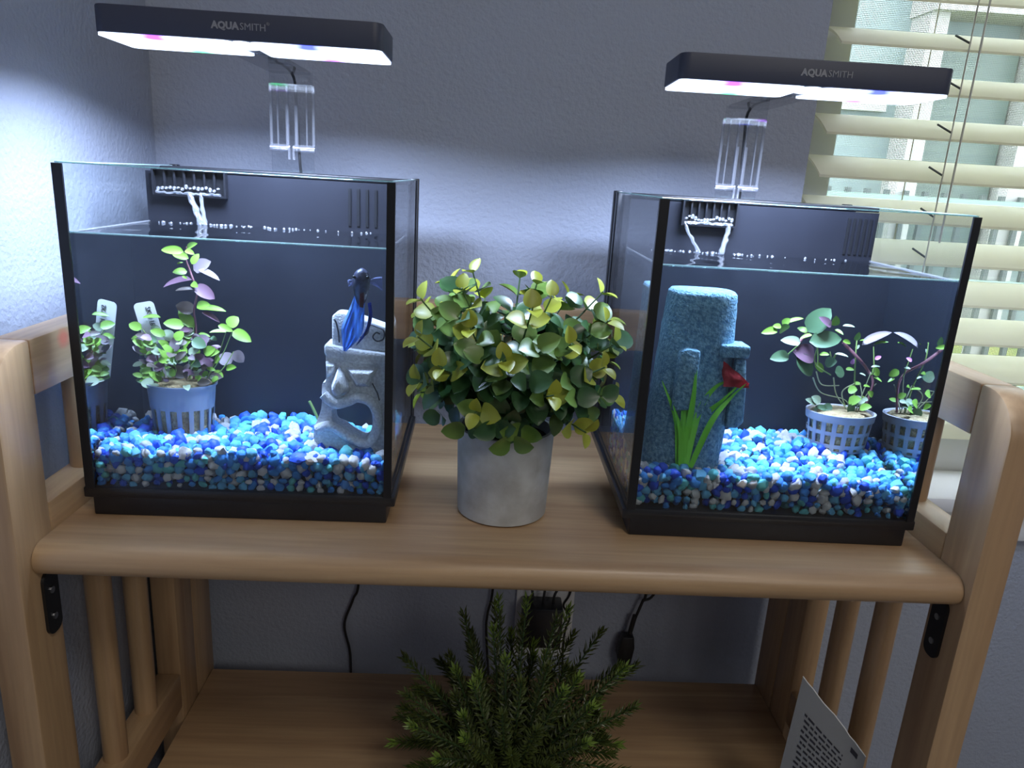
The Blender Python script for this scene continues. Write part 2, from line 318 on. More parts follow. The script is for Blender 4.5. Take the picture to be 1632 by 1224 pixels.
LEFT_LEAVES = [
(-0.2612,0.1422,0.1923,-0.2778,0.1407,0.1940,0.35,'g'),(-0.2587,0.1456,0.1872,-0.2707,0.1449,0.1904,0.4,'g'),(-0.2614,0.1523,0.1941,-0.2529,0.1451,0.1995,0.35,'g'),(-0.2539,0.1363,0.1838,-0.2491,0.1384,0.1920,0.45,'g'),(-0.2600,0.1427,0.1936,-0.2525,0.1376,0.1919,0.4,'g'),(-0.2601,0.1619,0.1768,-0.2470,0.1595,0.1848,0.6,'m'),(-0.2551,0.1577,0.1774,-0.2383,0.1555,0.1720,0.3,'m'),(-0.2626,0.1526,0.1762,-0.2714,0.1464,0.1763,0.45,'g'),(-0.2591,0.1525,0.1699,-0.2838,0.1549,0.1652,0.25,'p'),(-0.2567,0.1496,0.1652,-0.2416,0.1505,0.1567,0.5,'p'),(-0.2586,0.1535,0.1621,-0.2703,0.1462,0.1629,0.25,'d'),(-0.2595,0.1557,0.1447,-0.2736,0.1548,0.1494,0.6,'d'),(-0.2540,0.1438,0.1504,-0.2431,0.1362,0.1536,0.4,'g'),(-0.2570,0.1585,0.1458,-0.2357,0.1562,0.1478,0.2,'g'),(-0.2535,0.1547,0.1438,-0.2397,0.1572,0.1374,0.3,'p'),(-0.2599,0.1546,0.1315,-0.2728,0.1576,0.1451,0.4,'g'),(-0.2984,0.1463,0.1296,-0.3090,0.1479,0.1334,0.55,'g'),(-0.2316,0.1476,0.1345,-0.2244,0.1508,0.1424,0.7,'g'),(-0.2307,0.1589,0.1289,-0.2157,0.1520,0.1232,0.45,'g'),(-0.2311,0.1395,0.1311,-0.2423,0.1341,0.1327,0.3,'g'),(-0.2878,0.1611,0.1373,-0.3015,0.1583,0.1383,0.25,'g'),(-0.2976,0.1523,0.1220,-0.3077,0.1479,0.1216,0.4,'g'),(-0.2899,0.1492,0.1081,-0.2979,0.1458,0.1076,0.7,'l'),(-0.2794,0.1451,0.1133,-0.2912,0.1441,0.1136,0.45,'g'),(-0.2779,0.1512,0.1258,-0.2903,0.1540,0.1248,0.3,'g'),(-0.2694,0.1537,0.1177,-0.2840,0.1569,0.1165,0.25,'p'),(-0.2623,0.1583,0.1064,-0.2628,0.1622,0.1153,0.8,'g'),(-0.2390,0.1535,0.1165,-0.2504,0.1474,0.1156,0.3,'p'),(-0.2330,0.1584,0.1021,-0.2428,0.1620,0.1094,0.8,'m'),(-0.2315,0.1595,0.1117,-0.2230,0.1584,0.1040,0.7,'m'),(-0.2679,0.1546,0.0916,-0.2803,0.1491,0.0976,0.6,'d'),(-0.2707,0.1576,0.1033,-0.2770,0.1565,0.1019,0.6,'l'),(-0.2724,0.1434,0.1045,-0.2772,0.1362,0.1062,0.6,'l'),(-0.2420,0.1582,0.1059,-0.2483,0.1621,0.1036,0.8,'g'),(-0.2429,0.1383,0.1027,-0.2513,0.1399,0.1101,0.4,'p'),(-0.2659,0.1467,0.1337,-0.2791,0.1405,0.1366,0.5,'g'),(-0.2383,0.1436,0.1355,-0.2272,0.1449,0.1318,0.4,'g'),(-0.2485,0.1587,0.1097,-0.2511,0.1512,0.1102,0.6,'g'),(-0.2355,0.1520,0.0991,-0.2270,0.1445,0.1022,0.4,'g'),(-0.2955,0.1547,0.0890,-0.3007,0.1507,0.0882,0.5,'g'),(-0.2388,0.1589,0.0921,-0.2462,0.1627,0.0952,0.5,'d'),(-0.2561,0.1491,0.0891,-0.2637,0.1531,0.0900,0.5,'g'),(-0.2865,0.1441,0.1172,-0.2968,0.1370,0.1192,0.4,'g'),(-0.2902,0.1516,0.1144,-0.3009,0.1440,0.1098,0.5,'g'),(-0.2395,0.1411,0.0941,-0.2441,0.1380,0.0904,0.5,'g'),(-0.2591,0.1519,0.1674,-0.2537,0.1457,0.1658,0.5,'g'),(-0.2621,0.1371,0.1739,-0.2585,0.1395,0.1725,0.4,'g'),(-0.2673,0.1442,0.1824,-0.2638,0.1477,0.1842,0.3,'g'),(-0.2505,0.1593,0.1762,-0.2447,0.1558,0.1736,0.3,'g'),(-0.2604,0.1480,0.1244,-0.2674,0.1462,0.1270,0.5,'g'),(-0.2564,0.1527,0.1266,-0.2472,0.1519,0.1258,0.3,'g'),(-0.2753,0.1505,0.1233,-0.2837,0.1500,0.1284,0.6,'l'),(-0.2960,0.1605,0.1262,-0.2888,0.1585,0.1296,0.7,'l'),(-0.2612,0.1472,0.1299,-0.2702,0.1479,0.1307,0.4,'p'),(-0.2771,0.1422,0.1166,-0.2830,0.1378,0.1223,0.5,'g'),(-0.2487,0.1614,0.1201,-0.2559,0.1597,0.1228,0.5,'d'),(-0.2513,0.1503,0.1137,-0.2400,0.1424,0.1182,0.3,'p'),(-0.2563,0.1468,0.0991,-0.2624,0.1458,0.1004,0.6,'g'),(-0.2459,0.1365,0.0988,-0.2510,0.1359,0.0946,0.5,'g'),]
RIGHT_LEAVES = [
(0.2132,0.1504,0.1546,0.1998,0.1432,0.1528,0.35,'g'),(0.2159,0.1503,0.1574,0.2088,0.1479,0.1579,0.5,'g'),(0.2171,0.1517,0.1589,0.2215,0.1479,0.1644,0.6,'g'),(0.2213,0.1524,0.1606,0.2340,0.1532,0.1660,0.25,'g'),(0.2139,0.1346,0.1554,0.2113,0.1273,0.1615,0.8,'g'),(0.2392,0.1516,0.1537,0.2312,0.1551,0.1570,0.45,'g'),(0.2391,0.1405,0.1532,0.2292,0.1380,0.1509,0.3,'g'),(0.2384,0.1494,0.1545,0.2517,0.1452,0.1749,0.6,'k'),(0.2546,0.1435,0.1605,0.2435,0.1392,0.1684,0.4,'p'),(0.2390,0.1436,0.1469,0.2654,0.1427,0.1522,0.45,'k'),(0.2311,0.1418,0.1462,0.2149,0.1383,0.1485,0.4,'l'),(0.2488,0.1541,0.1332,0.2299,0.1464,0.1389,0.65,'p'),(0.2321,0.1488,0.1332,0.2498,0.1496,0.1186,0.55,'k'),(0.2234,0.1421,0.1350,0.2079,0.1367,0.1329,0.5,'k'),(0.2617,0.1549,0.1598,0.2597,0.1498,0.1679,0.55,'g'),(0.2623,0.1389,0.1621,0.2712,0.1361,0.1630,0.15,'l'),(0.2613,0.1521,0.1570,0.2663,0.1454,0.1550,0.3,'g'),(0.2762,0.1424,0.1502,0.2767,0.1384,0.1572,0.5,'g'),(0.2872,0.1557,0.1449,0.3076,0.1529,0.1594,0.28,'m'),(0.2971,0.1562,0.1453,0.3057,0.1503,0.1506,0.25,'g'),(0.2951,0.1428,0.1355,0.2998,0.1426,0.1385,0.5,'n'),(0.2821,0.1570,0.1279,0.2820,0.1544,0.1328,0.5,'n'),(0.2478,0.1399,0.1378,0.2529,0.1333,0.1392,0.35,'g'),(0.2561,0.1478,0.1292,0.2633,0.1421,0.1323,0.8,'k'),(0.2685,0.1550,0.1209,0.2779,0.1570,0.1210,0.9,'k'),(0.2760,0.1388,0.1090,0.2816,0.1341,0.1108,0.8,'g'),(0.2993,0.1550,0.1253,0.3067,0.1547,0.1202,0.6,'g'),(0.3017,0.1550,0.1182,0.3080,0.1511,0.1161,0.3,'g'),(0.2596,0.1374,0.1388,0.2691,0.1329,0.1390,0.2,'l'),(0.2771,0.1546,0.1242,0.2819,0.1499,0.1248,0.4,'g'),(0.2846,0.1430,0.1229,0.2891,0.1400,0.1221,0.3,'l'),(0.2940,0.1449,0.1285,0.3000,0.1418,0.1305,0.3,'l'),(0.2865,0.1579,0.1112,0.2907,0.1518,0.1127,0.4,'g'),(0.2864,0.1341,0.1138,0.2941,0.1374,0.1135,0.3,'g'),(0.2952,0.1569,0.0978,0.3005,0.1607,0.1001,0.5,'g'),(0.2669,0.1453,0.1487,0.2757,0.1487,0.1475,0.35,'g'),(0.2854,0.1581,0.1477,0.2874,0.1528,0.1502,0.3,'g'),(0.2495,0.1534,0.1278,0.2601,0.1554,0.1203,0.4,'g'),(0.2808,0.1512,0.1420,0.2827,0.1495,0.1456,0.5,'l'),]
LEFT_STEMS = [
[(-0.2615, 0.152, 0.0883), (-0.2587, 0.152, 0.1293), (-0.2591, 0.152, 0.1452), (-0.2558, 0.152, 0.1598), (-0.2578, 0.152, 0.1688), (-0.2611, 0.152, 0.1776), (-0.2631, 0.152, 0.1852), (-0.2619, 0.152, 0.1954), 'p'],
[(-0.2818, 0.152, 0.0874), (-0.287, 0.152, 0.1063), (-0.3002, 0.152, 0.1286), 'g'],
[(-0.2661, 0.152, 0.0881), (-0.2605, 0.152, 0.1075), (-0.2592, 0.152, 0.1319), 'g'],
[(-0.253, 0.152, 0.0886), (-0.239, 0.152, 0.1085), (-0.229, 0.152, 0.13), 'g'],
[(-0.2517, 0.152, 0.0887), (-0.2415, 0.152, 0.1111), (-0.2327, 0.152, 0.1338), 'g'],
[(-0.2844, 0.152, 0.0873), (-0.2896, 0.152, 0.1062), (-0.2908, 0.152, 0.1075), 'g'],
[(-0.2883, 0.152, 0.0871), (-0.2887, 0.152, 0.1008), (-0.2904, 0.152, 0.1143), 'p'],
[(-0.2635, 0.152, 0.0882), (-0.2642, 0.152, 0.0992), (-0.2672, 0.152, 0.1154), (-0.2674, 0.152, 0.1328), 'g'],
[(-0.2477, 0.152, 0.0889), (-0.2367, 0.152, 0.1004), (-0.2297, 0.152, 0.113), 'g'],
[(-0.2765, 0.152, 0.0876), (-0.277, 0.152, 0.1013), (-0.2815, 0.152, 0.112), 'g'],
]
RIGHT_STEMS = [
[(0.2688, 0.15, 0.1469), (0.2841, 0.15, 0.1336), (0.2944, 0.15, 0.1243), (0.2997, 0.15, 0.1135), (0.2964, 0.15, 0.0897), 'p'],
[(0.2894, 0.15, 0.0859), (0.2859, 0.15, 0.1117), (0.2815, 0.15, 0.1357), (0.2809, 0.15, 0.1509), 'g'],
[(0.2966, 0.15, 0.1211), (0.2976, 0.15, 0.1245), (0.2943, 0.15, 0.1451), 'g'],
[(0.2517, 0.15, 0.1209), (0.2579, 0.15, 0.1101), (0.2731, 0.15, 0.1098), 'w'],
[(0.2482, 0.15, 0.1163), (0.2579, 0.15, 0.1034), (0.2796, 0.15, 0.0979), (0.2856, 0.15, 0.0891), 'w'],
[(0.2486, 0.15, 0.1393), (0.2501, 0.15, 0.1274), (0.2628, 0.15, 0.1193), 'g'],
[(0.2949, 0.15, 0.0919), (0.2966, 0.15, 0.101), (0.3029, 0.15, 0.1137), 'w'],
[(0.2654, 0.15, 0.1172), (0.2725, 0.15, 0.1009), (0.286, 0.15, 0.0869), 'w'],
[(0.2433, 0.15, 0.152), (0.2486, 0.15, 0.1393), (0.2501, 0.15, 0.1274), 'g'],
[(0.2309, 0.15, 0.1427), (0.2389, 0.15, 0.1528), (0.2454, 0.15, 0.1585), 'p'],
[(0.2259, 0.15, 0.1337), (0.2309, 0.15, 0.1427), 'g'],
[(0.2639, 0.15, 0.138), (0.2616, 0.15, 0.1324), (0.2595, 0.15, 0.1388), 'g'],
[(0.2883, 0.15, 0.0859), (0.2936, 0.15, 0.1054), (0.2968, 0.15, 0.1234), 'w'],
[(0.2823, 0.15, 0.089), (0.2763, 0.15, 0.1044), (0.2857, 0.15, 0.1128), 'w'],
[(0.2927, 0.15, 0.0861), (0.2922, 0.15, 0.1008), (0.2887, 0.15, 0.114), 'w'],
]
GRASS = [
[(0.1284, 0.072, 0.0544), (0.1237, 0.072, 0.0879), (0.1092, 0.072, 0.1205), 'b'],
[(0.1296, 0.072, 0.0544), (0.128, 0.072, 0.0947), (0.1228, 0.072, 0.1115), 'b'],
[(0.1316, 0.072, 0.0545), (0.1291, 0.072, 0.1066), (0.1231, 0.072, 0.1346), 'b'],
[(0.1322, 0.072, 0.0546), (0.1328, 0.072, 0.1067), (0.1325, 0.072, 0.1389), 'b'],
[(0.1337, 0.072, 0.0533), (0.1403, 0.072, 0.0979), (0.1514, 0.072, 0.1193), (0.1656, 0.072, 0.1255), 'b'],
[(0.1362, 0.072, 0.0534), (0.1449, 0.072, 0.0915), (0.1567, 0.072, 0.1079), (0.1715, 0.072, 0.1255), 'b'],
[(0.1375, 0.072, 0.0534), (0.1487, 0.072, 0.0917), (0.1616, 0.072, 0.1095), (0.171, 0.072, 0.1229), 'b'],
[(0.1303, 0.072, 0.0545), (0.127, 0.072, 0.0814), (0.1181, 0.072, 0.1034), 'b'],
]

# ================================================================ THE SETTING
YW, XL = .345, -.373           # back wall, left wall
X1, YF, ZF, ZC = 1.75, -2.4, -.72, 1.75
WX0, WX1, WZ0, WZ1 = .309, 1.30, -.078, 1.05       # window opening
T = .11
b = MB(); b.box(XL - T, WX0, YW, YW + T, ZF, ZC); b.box(WX1, X1 + T, YW, YW + T, ZF, ZC); b.box(WX0, WX1, YW, YW + T, ZF, WZ0); b.box(WX0, WX1, YW, YW + T, WZ1, ZC)
struct(b.build('wall_back', m_wall))
struct(MB().box(XL - T, XL, YF, YW, ZF, ZC).build('wall_left', m_wall))
struct(MB().box(X1, X1 + T, YF, YW, ZF, ZC).build('wall_right', m_wall))
struct(MB().box(XL - T, X1 + T, YF - T, YF, ZF, ZC).build('wall_front', m_wall))
struct(MB().box(XL - T, X1 + T, YF - T, YW + T, ZF - .1, ZF).build('floor', m_floor))
struct(MB().box(XL - T, X1 + T, YF - T, YW + T, ZC, ZC + .1).build('ceiling', m_ceiling))
struct(MB().box(XL + .012, WX0 + 1.2, YW - .012, YW, ZF, ZF + .09).build('baseboard_back', m_white, bevel=.003))
struct(MB().box(XL, XL + .012, YF, YW - .012, ZF, ZF + .09).build('baseboard_left', m_white, bevel=.003))

win = thing('window_1', 'white framed window with insect screen behind the blind', 'window', (WX0, YW, WZ0)); win['kind'] = 'structure'
def wl(o): o.matrix_basis = Matrix.Translation((-WX0, -YW, -WZ0)) @ o.matrix_basis; return o
b = MB(); b.box(WX0, WX0 + .062, YW + .075, YW + .108, WZ0, WZ1); wl(b.build('frame_stile', m_white, win, bevel=.003))
b = MB(); b.box(WX1 - .062, WX1, YW + .075, YW + .108, WZ0, WZ1); wl(b.build('frame_stile', m_white, win, bevel=.003))
b = MB(); b.box(WX0 + .062, WX1 - .062, YW + .075, YW + .108, WZ0, WZ0 + .055); wl(b.build('frame_rail', m_white, win, bevel=.003))
b = MB(); b.box(WX0 + .062, WX1 - .062, YW + .075, YW + .108, WZ1 - .055, WZ1); wl(b.build('frame_rail', m_white, win, bevel=.003))
b = MB(); b.box(WX0 + .062, WX1 - .062, YW + .090, YW + .093, WZ0 + .055, WZ1 - .055); wl(b.build('window_pane', m_glass, win))
b = MB(); b.box(WX0 + .062, WX1 - .062, YW + .1045, YW + .105, WZ0 + .055, WZ1 - .055); wl(b.build('insect_screen', m_screen, win))
struct(MB().box(WX0 - .03, WX1 + .03, YW - .022, YW + .0745, WZ0 - .016, WZ0 + .004).build('trim_1', m_white, bevel=.005))
struct(MB().box(WX0 - .012, WX1 + .012, YW - .010, YW, WZ0 - .055, WZ0 - .018).build('trim_2', m_white, bevel=.003))

# blind
blind = thing('window_blind', 'cream horizontal slat blind hanging in the window', 'blind', (.8, YW + .02, WZ0))
def bl(o): o.matrix_basis = Matrix.Translation((-.8, -YW - .02, -WZ0)) @ o.matrix_basis; return o
SL_X0, SL_X1, PITCHS = .328, 1.285, .0442
rows = []
n = 7
for side in (0, 1):
    for i in range(n):
        u = (i / (n - 1)) if side == 0 else 1 - i / (n - 1)
        rows.append((u * .046, u * .0225 + .0025 * math.sin(PI * u) + (0 if side == 0 else -.0026)))
sm = MB().prism(rows, 'x', SL_X0, SL_X1).mesh('slat', m_slat, smooth=50)
for k in range(-13, 11):
    z = .4612 - PITCHS * k
    if z < .0: continue
    bl(link('slat', sm, blind, Matrix.Translation((0, YW + .008, z))))
b = MB(); b.box(SL_X0, SL_X1, YW + .012, YW + .056, -.012, .008); bl(b.build('bottom_rail', m_slat, blind, bevel=.003))
b = MB(); b.box(SL_X0, SL_X1, YW + .006, YW + .058, WZ1 - .05, WZ1 - .002); bl(b.build('head_rail', m_slat, blind, bevel=.003))
for x in (.462, 1.12):
    bl(MB().tube([(x, YW + .006, -.005), (x, YW + .006, WZ1 - .04)], .0008, 5).build('ladder_cord', m_cord, blind))
    bl(MB().tube([(x - .012, YW + .056, -.005), (x - .012, YW + .056, WZ1 - .04)], .0008, 5).build('ladder_cord', m_cord, blind))
    for k in range(0, 11):
        z = .4612 - PITCHS * k + .004
        bl(MB().tube([(x - .009, YW + .020, z + .0112), (x + .003, YW + .010, z + .0022)], .0011, 5).build('ladder_rung', m_fence, blind))
bl(MB().tube([(.4678, YW - .004, .22), (.4678, YW - .003, .7), (.468, YW + .01, WZ1 - .03)], .0011, 6).build('lift_cord', m_cord, blind))

# outdoors
struct(MB().box(-6, 14, YW + T, 12, -.95, -.85).build('ground_1', m_grass))
house = thing('neighbour_house', 'pale blue sided house with white columns seen through the blind', 'house', (4, 6.4, -.85))
def hs(o): o.matrix_basis = Matrix.Translation((-4, -6.4, .85)) @ o.matrix_basis; return o
hs(MB().box(-1, 11, 6.3, 6.6, -.85, 3.4).build('house_wall', m_house, house))
for x0, x1 in ((3.52, 3.68), (4.49, 4.70), (6.3, 6.5)): hs(MB().box(x0, x1, 6.0, 6.3, -.85, 1.76).build('column', m_housewhite, house))
hs(MB().box(3.5, 8.0, 5.9, 6.3, 1.76, 2.15).build('porch_beam', m_housewhite, house))
for x0, x1 in ((3.72, 4.46), (4.75, 6.2)):
    w = hs(MB().box(x0, x1, 6.2, 6.3, -.2, 1.6).build('house_window', m_housedark, house))
hs(MB().box(1.6, 3.4, 6.22, 6.3, 1.0, 1.06).build('siding_trim', m_housewhite, house))
fen = thing('metal_fence', 'dark upright bar fence on the lawn outside the window', 'fence', (2, 3, -.85))
def fe(o): o.matrix_basis = Matrix.Translation((-2, -3, .85)) @ o.matrix_basis; return o
pk = MB().box(-.011, .011, -.011, .011, 0, 1.16).mesh('picket', m_fence)
for k in range(26):
    fe(link('picket', pk, fen, Matrix.Translation((.9 + .092 * k, 3, -.85))))
for z in (.27, -.10, -.62): fe(MB().box(.85, 3.3, 2.985, 3.015, z - .018, z + .018).build('fence_rail', m_fencerail, fen))
for x in (1.905, 2.44): fe(MB().box(x - .034, x + .034, 3.02, 3.09, -.85, .42).build('fence_post', m_housewhite, fen))

# ================================================================ WOODEN SHELF UNIT
HX, PT = .33, .025
shelf = thing('shelf_unit', 'light wooden folding shelf unit with slatted ends carrying both aquariums', 'shelf', (0, .15, ZF))
def sh(o): o.matrix_basis = Matrix.Translation((0, -.15, -ZF)) @ o.matrix_basis; return o
def board(z, y0, y1, t):
    pts = [(y1, z - t), (y1, z)]
    for i in range(11):
        a = PI / 2 + PI * i / 10; pts.append((y0 + t / 2 + t / 2 * math.cos(a), z - t / 2 + t / 2 * math.sin(a)))
    return MB().prism(pts, 'x', -HX + .0006, HX - .0006)
sh(board(0, .0, .296, .024).build('shelf_board', wood_x, shelf, smooth=30))
sh(board(-.3215, .01, .300, .022).build('shelf_board', wood_x, shelf, smooth=30))
for s in (-1, 1):
    xa, xb = (HX, HX + PT) if s > 0 else (-HX - PT, -HX)
    fy0, fy1 = (-.0055, .0345) if s > 0 else (-.0125, .0285)
    panel = lab(bpy.data.objects.new('side_panel', None), 'slatted wooden end frame'); C.objects.link(panel); panel.parent = shelf
    def sp(o): o.matrix_basis = Matrix.Translation((0, -.15, -ZF)) @ o.matrix_basis; return o
    r = .032
    pts = [(fy0, ZF), (fy1, ZF), (fy1, .1395)]
    for i in range(9):
        a = PI / 2 + PI / 2 * i / 8; pts.append((fy0 + r + r * math.cos(a), .1395 - r + r * math.sin(a)))
    sp(MB().prism(pts, 'x', xa, xb).build('post', wood_z, panel, bevel=.0022, smooth=35))
    sp(MB().box(xa, xb, .216, .2575, ZF, .1395).build('post', wood_z, panel, bevel=.0022))
    sp(MB().box(xa, xb, .2580, .308, ZF, .1395).build('post', wood_z, panel, bevel=.003))
    sp(MB().box(xa, xb, fy1 + .0003, .2157, .1005, .1395).build('rail', wood_stain if s < 0 else wood_y, panel, bevel=.002))
    sp(MB().box(xa, xb, fy1 + .0003, .2157, -.020, .0215).build('rail', wood_y, panel, bevel=.002))
    sp(MB().box(xa, xb, fy1 + .0003, .2157, -.305, -.264).build('rail', wood_y, panel, bevel=.002))
    xm = s * (HX + PT / 2)
    for y in (.101, .1625):
        sp(MB().tube([(xm, y, .0200), (xm, y, .102)], .0105, 14).build('dowel', wood_z, panel, smooth=50))
        sp(MB().tube([(xm, y, -.2655), (xm, y, -.019)], .0105, 14).build('dowel', wood_z, panel, smooth=50))
    # bracket
    by0, by1 = (.0105, .0275) if s > 0 else (.0075, .0245)
    bx0, bx1 = (HX - .0022, HX) if s > 0 else (-HX, -HX + .0022)
    br = sh(MB().prism(rrect(by0, by1, -.075, -.0255, .007), 'x', bx0, bx1).build('bracket', m_metal, shelf)); lab(br, 'dark metal fixing plate')
    for z in (-.041, -.062):
        xs = HX - .0022 if s > 0 else -HX + .0022
        sc_ = MB().tube([(xs, (by0 + by1) / 2, z), (xs - s * .0008, (by0 + by1) / 2, z)], .0026, 10).build('screw', m_screw, br)
sh(MB().box(-HX + .0005, HX - .0005, .276, .298, .0965, .1365).build('back_rail', wood_x, shelf, bevel=.002))

# ================================================================ AQUARIUMS
TW, TD, TH = .224, .201, .2543
TANKS = {'L': ((-.2044, .0542, 0), .0137), 'R': ((.2007, .0507, 0), -.0118)}
PANEL_Y, WATER_Z, BASE_Z = .1325, .2085, .0225
h = TW / 2; g = .003
def aquarium(side, label):
    loc, rz = TANKS[side]
    t = thing('aquarium', label, 'aquarium', loc, rz, 'glass aquariums on the shelf')
    # base tray with its projecting lip
    base = MB().box(-h + .003, h - .003, .0015, TD - .002, 0, .0225).build('base', m_black, t, bevel=.0015)
    MB().box(-h - .0032, h + .0032, .0013, TD - .001, .0140, .0222).build('base_lip', m_black, base, bevel=.0012)
    for nm, bx in (('front_pane', (-h, h, 0, g)), ('side_pane', (-h, -h + g, g + .0002, TD)), ('side_pane', (h - g, h, g + .0002, TD))):
        p = MB().box(*bx, .018, TH).build(nm, m_glass, t)
    # polished top rim edges
    MB().tube([(-h + .001, g / 2, TH + .0003), (h - .001, g / 2, TH + .0003)], .0005, 5).build('rim_edge', m_rim, t)
    for s in (-1, 1): MB().tube([(s * (h - g / 2), g, TH + .0003), (s * (h - g / 2), TD, TH + .0003)], .0006, 5).build('rim_edge', m_rim, t)
    # black corner strips
    for s in (-1, 1):
        a, c = (h - .0052, h + .0004) if s > 0 else (-h - .0004, -h + .0062)
        MB().box(a, c, -.0005, .0012, .0222, TH - .0003).build('corner_strip', m_silicone, t)
        xs0, xs1 = (h - .0012, h + .0006) if s > 0 else (-h - .0006, -h + .0012)
        MB().box(xs0, xs1, -.0003, .0030, .0222, TH - .0003).build('corner_strip', m_silicone, t)
        MB().box(xs0, xs1, TD - .0165, TD - .007, .018, TH).build('rear_strip', m_black, t)
        xs2 = (h - .006, h + .0015) if s > 0 else (-h - .0015, -h + .006)
        MB().box(xs2[0], xs2[1], TD - .007, TD + .0015, .018, TH + .0015).build('rear_post', m_black, t, bevel=.001)
        MB().box(xs0, xs1, .003, TD - .007, .0222, .0275).build('bottom_strip', m_silicone, t)
    # rear: black panel that closes off the filter chamber, with outlet grille and intake slots
    pn = MB().box(-h + g + .0004, h - g - .0004, PANEL_Y, PANEL_Y + .003, .0225, TH - .004).build('back_panel', m_blackpanel, t)
    MB().box(-h + g + .0004, h - g - .0004, TD - .004, TD - .001, .0225, TH - .002).build('chamber_back', m_black, t)
    ld = MB(); ld.box(-h + g + .012, h - g - .0005, PANEL_Y + .0005, TD - .001, TH - .0035, TH + .0005); lid = ld.build('filter_lid', m_black, t, bevel=.0008)
    ox0, ox1 = (-.100, -.043) if side == 'L' else (-.063, -.018)
    oz0, oz1 = (.2325, .2515)
    MB().box(ox0, ox1, PANEL_Y - .0012, PANEL_Y, oz0, oz1).build('outlet_recess', m_silicone, pn)
    for z0, z1 in ((oz0 - .0015, oz0), (oz1, oz1 + .002)): MB().box(ox0 - .0015, ox1 + .0015, PANEL_Y - .006, PANEL_Y, z0, z1).build('outlet_frame', m_black, pn)
    for x0 in (ox0 - .0015, ox1): MB().box(x0, x0 + .0015, PANEL_Y - .006, PANEL_Y, oz0, oz1).build('outlet_frame', m_black, pn)
    k = 7
    for i in range(1, k):
        x = ox0 + (ox1 - ox0) * i / k
        MB().box(x - .0008, x + .0008, PANEL_Y - .0045, PANEL_Y - .0012, oz0 + .004, oz1).build('outlet_bar', m_black, pn, bevel=.0003)
    sx = (.060, .082, 4) if side == 'L' else (.083, .113 - .006, 6)
    for i in range(sx[2]):
        x = sx[0] + (sx[1] - sx[0]) * i / (sx[2] - 1)
        MB().box(x - .0011, x + .0011, PANEL_Y - .0008, PANEL_Y, .214, .245).build('intake_slot', m_silicone, pn)
    return t
aquL = aquarium('L', 'black-framed aquarium with tiki head ornament, left of the concrete pot')
aquR = aquarium('R', 'black-framed aquarium with blue stone tower ornament, right of the concrete pot')

